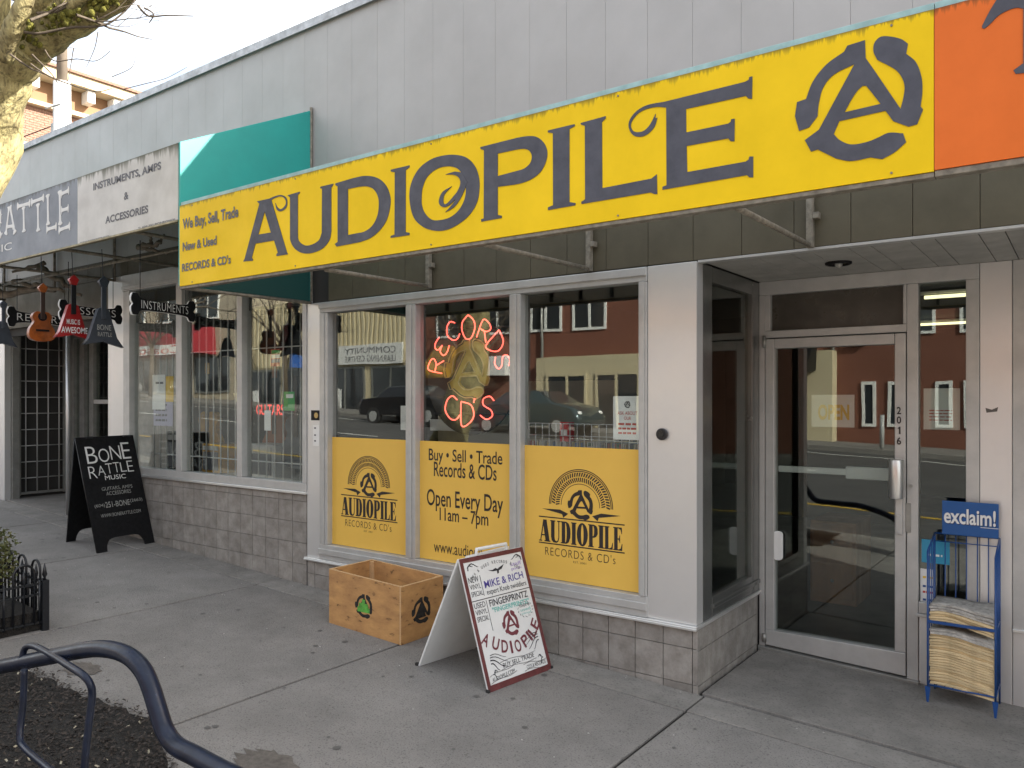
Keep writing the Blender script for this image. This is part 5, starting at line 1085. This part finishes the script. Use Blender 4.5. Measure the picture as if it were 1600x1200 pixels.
# ------------------------------------------------------------------ trees
def twigs(b, p, d, r_, L_, lev, up=.25):
    n_ = 5; pts = [V(p)]; dd = V(d).normalized()
    for i in range(n_):
        dd = (dd + V((random.gauss(0, .16), random.gauss(0, .16), random.gauss(.03, .14)))).normalized(); pts.append(pts[-1] + dd * L_ / n_)
    b.tube(pts, [r_ * (1 - .75 * i / n_) for i in range(n_ + 1)], 6 if r_ > .01 else 4, caps=False)
    if lev > 0:
        for k in range(random.randint(3, 4)):
            i = random.randint(1, n_); nd = (dd + V((random.gauss(0, .6), random.gauss(0, .6), random.gauss(up, .35)))).normalized()
            twigs(b, pts[i], nd, r_ * .5, L_ * random.uniform(.5, .75), lev - 1)
TR = thing('street_tree', 'mossy bare street tree with pale trunk at the upper left', 'tree', (-6.2, 1.5, g(-6.2)))
tk = MB()
def limb(pts, rs, nm=BARK, n_=18, name='limb'):
    P_ = arc_pts([V(p) for p in pts]); m_ = len(P_); k = len(rs) - 1
    rr = []
    for i in range(m_):
        f_ = i / (m_ - 1) * k; a_ = int(min(f_, k - 1)); rr.append((rs[a_] + (rs[a_ + 1] - rs[a_]) * (f_ - a_)) * (1 + .06 * sin(i * 1.7) + .04 * random.uniform(-1, 1)))
    b = MB().tube(P_, rr, n_); return b
base = V((-6.15, 1.45, g(-6.1)))
J = at(38, 62, 4.3)
limb([base, V((-5.75, 1.5, 1.1)), V((-5.35, 1.55, 2.1)), at(-22, 245, 4.55), at(-12, 170, 4.45), at(5, 105, 4.38), J], [.26, .2, .18, .15, .15, .16, .15], n_=24).build('trunk', BARK, TR)
LM = [([at(10, 95, 4.38), at(70, 45, 4.28), at(140, 2, 4.2), at(230, -55, 4.1), at(330, -130, 4.0)], [.13, .13, .12, .10, .07]),
      ([at(20, 80, 4.3), at(55, 20, 4.2), at(95, -40, 4.1), at(120, -140, 4.0)], [.09, .08, .07, .05]),
      ([at(-5, 100, 4.3), at(-12, 30, 4.2), at(-5, -60, 4.1)], [.1, .09, .07]),
      ([at(5, 90, 4.1), at(22, 40, 4.0), at(40, 0, 3.95), at(60, -60, 3.9)], [.05, .045, .04, .03]),
      ([at(-20, 110, 4.4), at(-120, 20, 4.3), at(-240, -80, 4.3)], [.11, .09, .06]),
      ([at(100, 18, 4.1), at(150, -20, 4.0), at(180, -70, 3.9)], [.03, .025, .02])]
for P_, rs in LM: limb(P_, rs).build('limb', BARK, TR)
# long thin pale shoots seen against the sky
tw_ = MB()
for pl, r_ in (([(22, 45), (30, 48), (60, 52), (110, 43), (160, 40), (190, 22), (215, -5)], .009), ([(70, 78), (85, 95), (120, 92), (150, 95), (172, 80)], .004), ([(153, 50), (148, 75), (135, 105)], .003),
               ([(48, 100), (75, 118), (110, 132), (150, 143), (175, 138)], .005), ([(215, 8), (232, 25), (260, 24), (302, 25)], .006), ([(225, 12), (240, 22), (233, 36)], .005), ([(50, 85), (80, 115), (90, 130)], .005), ([(115, 75), (110, 105), (104, 140)], .003),
               ([(16, 85), (45, 105), (60, 112), (80, 120)], .006), ([(190, 140), (230, 130), (260, 122), (292, 105)], .0025), ([(175, 120), (205, 106), (212, 88)], .0025)):
    pts = arc_pts([at(u, v, 4.0 + .02 * i) for i, (u, v) in enumerate(pl)]); tw_.tube(pts, [r_ * (1 - .6 * i / len(pts)) for i in range(len(pts))], 5, caps=False)
for k in range(10):
    p_ = at(random.uniform(0, 220), random.uniform(-60, 40), random.uniform(3.9, 4.3)); twigs(tw_, p_, V((random.gauss(0, 1), random.gauss(0, .6), random.gauss(.4, .5))), .008, .5, 2)
for k in range(16):
    p_ = at(random.uniform(-320, 160), random.uniform(-260, -120), random.uniform(3.8, 4.6)); twigs(tw_, p_, V((random.gauss(-.3, .8), random.gauss(0, .8), random.gauss(.8, .4))), .018, 1.3, 3)
tw_.build('twigs', TWIG, TR)
mo = MB()
for k in range(140):
    t_ = random.random(); p_ = at(20 + 190 * t_, 80 - 85 * t_ + random.uniform(-8, 14), 4.2 - .1 * t_) + V((random.uniform(-.02, .02), random.uniform(-.1, -.06), random.uniform(-.05, .05)))
    mo.ico(p_, random.uniform(.012, .03), 1, .6, .7, 6, 4)
mo.build('moss_tufts', mat('moss', (.17, .16, .02), .95, var=.5, vscale=60, bump=1, bscale=160), TR)['kind'] = 'stuff'
def street_tree(x_, y_, h_, label):
    T_ = thing('street_tree', label, 'tree', (x_, y_, g(x_) - .02))
    b = MB(); p0_ = V((x_, y_, g(x_) - .1)); top = V((x_ + random.uniform(-.3, .3), y_, g(x_) + h_ * .38))
    b.tube([p0_, p0_.lerp(top, .5) + V((.05, 0, 0)), top], [.17, .13, .11], 10); b.build('trunk', TWIG, T_)
    c2 = MB()
    for k in range(6):
        a_ = 2 * pi * k / 6 + random.uniform(-.3, .3); twigs(c2, top - V((0, 0, random.uniform(0, .5))), V((cos(a_), sin(a_), 1.1)), .06, h_ * .42, 3, .4)
    c2.build('crown', TWIG, T_)
street_tree(-14.5, .9, 6.5, 'bare street tree on the near kerb beyond the guitar shop'); street_tree(-31, -15.8, 8, 'bare street tree before the cream shop across the road'); street_tree(-43, -15.8, 8, 'bare street tree before the red awning across the road')
street_tree(-19.5, -15.8, 6.5, 'bare street tree before the red-brown building across the road')

# ------------------------------------------------------------------ brick building and pole far left
BB = thing('brick_apartment_building', 'sunlit red brick building with cream bracketed cornice behind the roof', 'building', (-34, 16, 0))
bx0, bx1, by0, by1 = -46, -30, 8.0, 30
box('wall', MORT, BB, bx0, bx1, by0, by1, -1, 12.2)
rb_ = MB(); zz = 8.2; row = 0
while zz < 11.9:
    yy = 10.0 + (.13 if row % 2 else 0)
    while yy < 19.5:
        if not (10.9 < yy + .12 < 12.5 and zz < 10.6):
            rb_.box(bx1 + .0, bx1 + .018, yy + .006, yy + .245, zz + .006, zz + .08)
        yy += .252
    zz += .088; row += 1
o = rb_.build('brick_courses', BRICK, BB); o['kind'] = 'stuff'
wn = box('window', WINW, BB, bx1 - .02, bx1 + .05, 10.95, 12.45, 8.0, 10.55); box('pane', DGLASS, wn, bx1 + .051, bx1 + .06, 11.1, 11.65, 8.1, 10.4); box('pane', mat('blind', (.7, .7, .68), .6), wn, bx1 + .051, bx1 + .06, 11.72, 12.3, 8.1, 10.4)
for y_ in (14.2, 17.4): w3 = box('window', WINW, BB, bx1 - .02, bx1 + .05, y_, y_ + 1.5, 8.0, 10.4); box('pane', DGLASS, w3, bx1 + .051, bx1 + .06, y_ + .12, y_ + 1.38, 8.12, 10.28)
CRN = mat('cornice_paint', (.58, .48, .31), .7, var=.1, vscale=3)
co = MB().box(bx0, bx1 + .75, by0 - .6, by1 + .6, 12.9, 13.25).build('cornice', CRN, BB); box('cornice_cap', BRICK, co, bx0, bx1 + .85, by0 - .7, by1 + .7, 13.26, 13.36)
box('cornice_cap', CRN, co, bx0, bx1 + .30, by0 - .2, by1 + .2, 11.95, 12.1)
box('frieze', mat('brown_frieze', (.25, .14, .07), .8), co, bx0, bx1 + .1, by0, by1, 12.11, 12.89)
for k in range(15): yy = 10.2 + k * .95; box('cornice_bracket', WINW, co, bx1 + .11, bx1 + .6, yy, yy + .28, 12.45, 12.88, .02)
UP = thing('utility_pole', 'pale concrete utility pole rising behind the roof at the left', 'pole', (-17.9, 7.95, 0))
pp = at(97, 500, 17.0); UPX, UPY = pp.x, pp.y
PC = mat('pale_concrete', (.62, .61, .58), .8, var=.1, vscale=3)
MB().tube([(UPX, UPY, -.5), (UPX, UPY, 8.45)], [.20, .17], 20).build('shaft', PC, UP)
MB().tube([(UPX, UPY, 8.46), (UPX, UPY, 11.5)], [.11, .10], 14).build('shaft', mat('weathered_wood', (.2, .16, .12), .9), UP)
hw = MB(); hw.box(UPX - .3, UPX - .19, UPY - .1, UPY + .1, 7.3, 7.6); hw.tube([(UPX - .3, UPY - .2, 7.9), (UPX + .5, UPY - .25, 7.8)], .02, 6); hw.box(UPX + .2, UPX + .34, UPY - .28, UPY - .15, 7.05, 7.2); hw.box(UPX - .28, UPX - .2, UPY - .2, UPY - .1, 6.2, 7.2); hw.build('hardware', ALUD, UP)
for k, (z_, dz, y2) in enumerate(((7.1, .5, 3.), (7.6, .9, -6.), (6.9, .2, 9.), (7.9, 1.1, 14.))):
    pts = [V((UPX, UPY, z_)).lerp(V((-60, UPY + y2, z_ + dz)), i / 12) + V((0, 0, -1.2 * sin(pi * i / 12))) for i in range(13)]
    o = MB().tube(pts, .012, 5).build('overhead_wire', BLACKM, None); relocate(o); tag(o, 'black overhead wire running left from the pale pole, %s' % ('lower of the near pair', 'rising over the road', 'lowest of all', 'highest of all')[k], 'wire')

# ------------------------------------------------------------------ far side of the street (seen in the glass)
OY = -18.0
def wall_block(T_, x0_, x1_, z1_, m, deep=8): return box('wall', m, T_, x0_, x1_, OY - deep, OY, -2, z1_)
def win(T_, x0_, x1_, z0_, z1_, bars_=1, fm=WINW, y=OY):
    f_ = MB(); f_.box(x0_, x1_, y, y + .06, z0_, z0_ + .1); f_.box(x0_, x1_, y, y + .06, z1_ - .1, z1_); f_.box(x0_, x0_ + .1, y, y + .06, z0_ + .1, z1_ - .1); f_.box(x1_ - .1, x1_, y, y + .06, z0_ + .1, z1_ - .1)
    for k in range(bars_): c_ = x0_ + (x1_ - x0_) * (k + 1) / (bars_ + 1); f_.box(c_ - .05, c_ + .05, y, y + .06, z0_ + .1, z1_ - .1)
    o = f_.build('window', fm, T_); box('pane', DGLASS, o, x0_ + .08, x1_ - .08, y + .01, y + .03, z0_ + .08, z1_ - .08)
R1_ = thing('red_brown_building', 'two-storey red-brown building with white windows across the road', 'building', (-8, OY, 0))
wall_block(R1_, -24, 14, 8.0, BROWNP)
for xx in (-23.2, -20.6, -18.2, -16.2, -13.2, -10.6, -8.2): win(R1_, xx, xx + 1.5, 4.3, 5.6, 1)
for (xx, w2) in ((-5.9, .5), (-4.9, 1.0), (-3.2, .45), (-2.4, 1.4), (-.2, 1.4), (3, 1.4)): win(R1_, xx, xx + w2, 3.7, 5.2, 1 if w2 > .6 else 0)
for (xx, w2) in ((-6.1, .45), (-5.3, .9), (-3.9, .5), (-3.1, 1.5), (-1, 1.5), (2.5, 2)): win(R1_, xx, xx + w2, .7, 2.2, 1 if w2 > .6 else 0)
box('cornice', CREAM, R1_, -24.1, 14.1, OY - .1, OY + .25, 7.8, 8.15)
SH = thing('cream_shop_front', 'cream shop front with awnings at the foot of the red-brown building', 'shop', (-12, OY, 0))
box('wall', CREAM, SH, -17.5, -6.9, OY + .0, OY + .6, -1, 3.25); box('shop_sign', WHITE, SH, -21.5, -19.0, OY + .01, OY + .7, 2.6, 3.4)
for (a_, b_) in ((-17.0, -15.2), (-14.8, -13.0), (-12.4, -10.2), (-9.6, -8.0)): win(SH, a_, b_, .4, 2.6, 1, CREAM, OY + .61)
for (a_, b_, m_) in ((-22.8, -20.9, AMB), (-9.2, -7.4, BLACK)):
    MB().hexa([(a_, OY + .62, 2.6), (b_, OY + .62, 2.6), (b_, OY + 1.7, 2.5), (a_, OY + 1.7, 2.5), (a_, OY + .62, 3.9), (b_, OY + .62, 3.9), (b_, OY + 1.7, 2.8), (a_, OY + 1.7, 2.8)]).build('awning', m_, SH)
S2_ = thing('corrugated_shop_building', 'cream corrugated shop building with community banner across the road', 'building', (-30, OY, 0))
wall_block(S2_, -38, -24.1, 6.6, CREAM)
for k in range(46): xx = -37.9 + k * .3; box('rib', CREAM, S2_, xx, xx + .14, OY, OY + .08, 3.3, 6.5)
for (a_, b_) in ((-37, -34.2), (-33.8, -31), (-30.6, -27.8), (-27.4, -24.8)): win(S2_, a_, b_, .8, 3.2, 1, ALUD)
win(S2_, -33, -30, 4.6, 5.8, 1, ALUD)
bn = box('banner', WHITE, S2_, -29.5, -25.2, OY + .1, OY + .2, 3.3, 4.2)
text('COMMUNITY', INKG, S2_, None, None, o=(-25.6, OY + .21, 3.78), ex=(-1, 0, 0), ey=(0, 0, 1), n=V((0, 1, 0)), w=3.4, h=.28); text('LEARNING CENTRE', INKG, S2_, None, None, o=(-25.6, OY + .21, 3.4), ex=(-1, 0, 0), ey=(0, 0, 1), n=V((0, 1, 0)), w=3.4, h=.28)
box('blade_sign', mat('blade_blue', (.03, .1, .35), .5), S2_, -32.3, -32.1, OY + .1, OY + .9, 3.2, 4.6)
S3_ = thing('food_market_building', 'beige market building with long red awning across the road', 'building', (-52, OY, 1))
wall_block(S3_, -75, -38.1, 9.5, mat('beige_wall', (.42, .36, .27), .8))
for k in range(9): win(S3_, -74 + k * 4, -71.6 + k * 4, 6.2, 8, 1, WINW)
for k in range(9): win(S3_, -74 + k * 4, -70.6 + k * 4, 2.0, 4.1, 2, ALUD)
MB().hexa([(-60, OY, 4.2), (-40, OY, 4.2), (-40, OY + 1.5, 4.2), (-60, OY + 1.5, 4.2), (-60, OY, 6.0), (-40, OY, 6.0), (-40, OY + 1.5, 5.2), (-60, OY + 1.5, 5.2)]).build('awning', mat('awning_red', (.3, .02, .03), .7), S3_)
box('awning_valance', WHITE, S3_, -60, -40, OY + 1.51, OY + 1.54, 4.2, 4.75)
text('Coastal Food Market', REDI, S3_, None, None, o=(-41, OY + 1.545, 4.25), ex=(-1, 0, 0), ey=(0, 0, 1), n=V((0, 1, 0)), w=15, h=.45)
E_B = thing('corner_building', 'plain grey building beyond the red-brown one across the road', 'building', (22, OY, -1)); wall_block(E_B, 14.3, 40, 7, mat('grey_render', (.35, .35, .34), .8))
for k in range(5): win(E_B, 15.5 + k * 4.5, 18 + k * 4.5, 3.4, 5, 1)

for xx in (-24.05, -17.6, -7.0, -1.7, 6.5): MB().tube([(xx, OY + .1, g(xx) - .1), (xx, OY + .1, 7.7)], .06, 6).build('downpipe', ALUD, R1_)
for (xx, zz) in ((-12, 3.6), (-6.5, 3.4), (-20, 6.4)): box('meter_box', GREYP, R1_, xx, xx + .5, OY, OY + .2, zz, zz + .4)
box('band_course', CREAM, R1_, -24, 14, OY, OY + .05, 6.4, 6.55)
for xx in (-36.5, -30, -26): box('shop_poster', WHITE, S2_, xx, xx + .6, OY + .07, OY + .08, 1.2, 2.1)
for (xx, h_) in ((-11, 1.75), (-27, 1.7), (-5, 1.8)):
    MB().tube([(xx, -15.6, g(xx)), (xx, -15.6, g(xx) + 1.0)], .07, 10).build('x', GREYP).name = 'parking_meter'
    o = [q for q in C.objects if q.name.startswith('parking_meter')][-1]; relocate(o); tag(o, 'grey kerb post on the far pavement %s' % {-11: 'before the cream shop front', -27: 'before the community banner', -5: 'before the red-brown wall'}[xx], 'post')
# parked cars
def car(x_, y_, col, cname, label):
    z_ = g(x_) - .16; T_ = thing('parked_car', label, 'car', (x_, y_, z_), 'cars parked along the far kerb')
    prof = [(-2.2, .35), (-2.25, .75), (-2.1, .95), (-1.35, 1.02), (-.75, 1.42), (.55, 1.46), (1.25, 1.05), (2.05, .88), (2.25, .6), (2.2, .32)]
    secs = [(-.88, .93), (-.84, .99), (-.6, 1.0), (.6, 1.0), (.84, .99), (.88, .93)]
    b = MB(); rings = []
    for (yy, sc_) in secs:
        r_ = []
        for (px, pz) in prof:
            tum = .16 * max(0, pz - .95) / .5
            r_.append(len(b.v)); b.v.append(V((x_ + px * sc_, y_ + yy * (1 - tum), z_ + (pz if sc_ > .95 else pz * .97 + .01))))
        rings.append(r_)
    n_ = len(prof)
    for i in range(len(rings) - 1):
        for k in range(n_): b.f.append((rings[i][k], rings[i][(k + 1) % n_], rings[i + 1][(k + 1) % n_], rings[i + 1][k])); b.sm.append(True)
    b.f.append(tuple(rings[0])); b.f.append(tuple(rings[-1][::-1])); b.sm += [False, False]
    b.build('body', mat(cname, col, .2, .3, coat=.8), T_)
    for s in (-1, 1):
        y2 = y_ + s * .80
        for q_ in ([(-1.15, 1.0), (-.72, 1.36), (-.1, 1.38), (-.1, 1.0)], [(-.02, 1.0), (-.02, 1.38), (.5, 1.38), (1.05, 1.02)]):
            MB().quad(*[(x_ + a_, y2 + s * .055 - s * .14 * max(0, c_ - .95) / .5, z_ + c_) for a_, c_ in q_]).build('side_window', DGLASS, T_)
        for wx in (-1.4, 1.4):
            t_ = MB().tube([(x_ + wx, y2 - s * .1, z_ + .32), (x_ + wx, y2 + s * .1, z_ + .32)], .32, 20).build('tyre', RUBBER, T_)
            MB().tube([(x_ + wx, y2 + s * .101, z_ + .32), (x_ + wx, y2 + s * .115, z_ + .32)], .2, 14).build('rim', ALU, t_)
        MB().ico((x_ + 2.12, y_ + s * .62, z_ + .72), .11, .6, 1.3, .7).build('headlight', WHITE, T_)
        MB().ico((x_ - 2.14, y_ + s * .65, z_ + .8), .1, .5, 1.3, .7).build('tail_light', REDL, T_)
    MB().quad((x_ + .6, y_ - .66, z_ + 1.455), (x_ + 1.27, y_ - .74, z_ + 1.06), (x_ + 1.27, y_ + .74, z_ + 1.06), (x_ + .6, y_ + .66, z_ + 1.455)).build('windscreen', DGLASS, T_)
    MB().quad((x_ - .8, y_ - .66, z_ + 1.41), (x_ - 1.37, y_ - .74, z_ + 1.03), (x_ - 1.37, y_ + .74, z_ + 1.03), (x_ - .8, y_ + .66, z_ + 1.41)).build('rear_screen', DGLASS, T_)
car(-15.2, -14.0, (.02, .05, .06), 'teal_car_paint', 'dark teal parked car across the road'); car(-20.8, -14.0, (.015, .015, .018), 'black_car_paint', 'black parked car across the road')
car(-44.5, -14.0, (.5, .5, .5), 'silver_car_paint', 'silver parked car before the red awning'); car(-52.5, -14.0, (.7, .7, .7), 'white_car_paint', 'white parked car at the far left across the road')
lp_ = thing('street_lamp', 'grey street lamp post on the far pavement', 'lamp post', (-38.5, -15.4, g(-38.5)))
MB().tube([(-38.5, -15.4, g(-38.5) - .1), (-38.5, -15.4, 8.6)], [.1, .06], 10).build('pole', ALUD, lp_); MB().tube([(-38.5, -15.4, 8.5), (-38.5, -14.6, 8.9), (-38.5, -13.4, 8.9)], .04, 8).build('arm', ALUD, lp_); box('lamp_head', ALUD, lp_, -38.6, -38.4, -13.5, -12.9, 8.82, 8.95, .03)
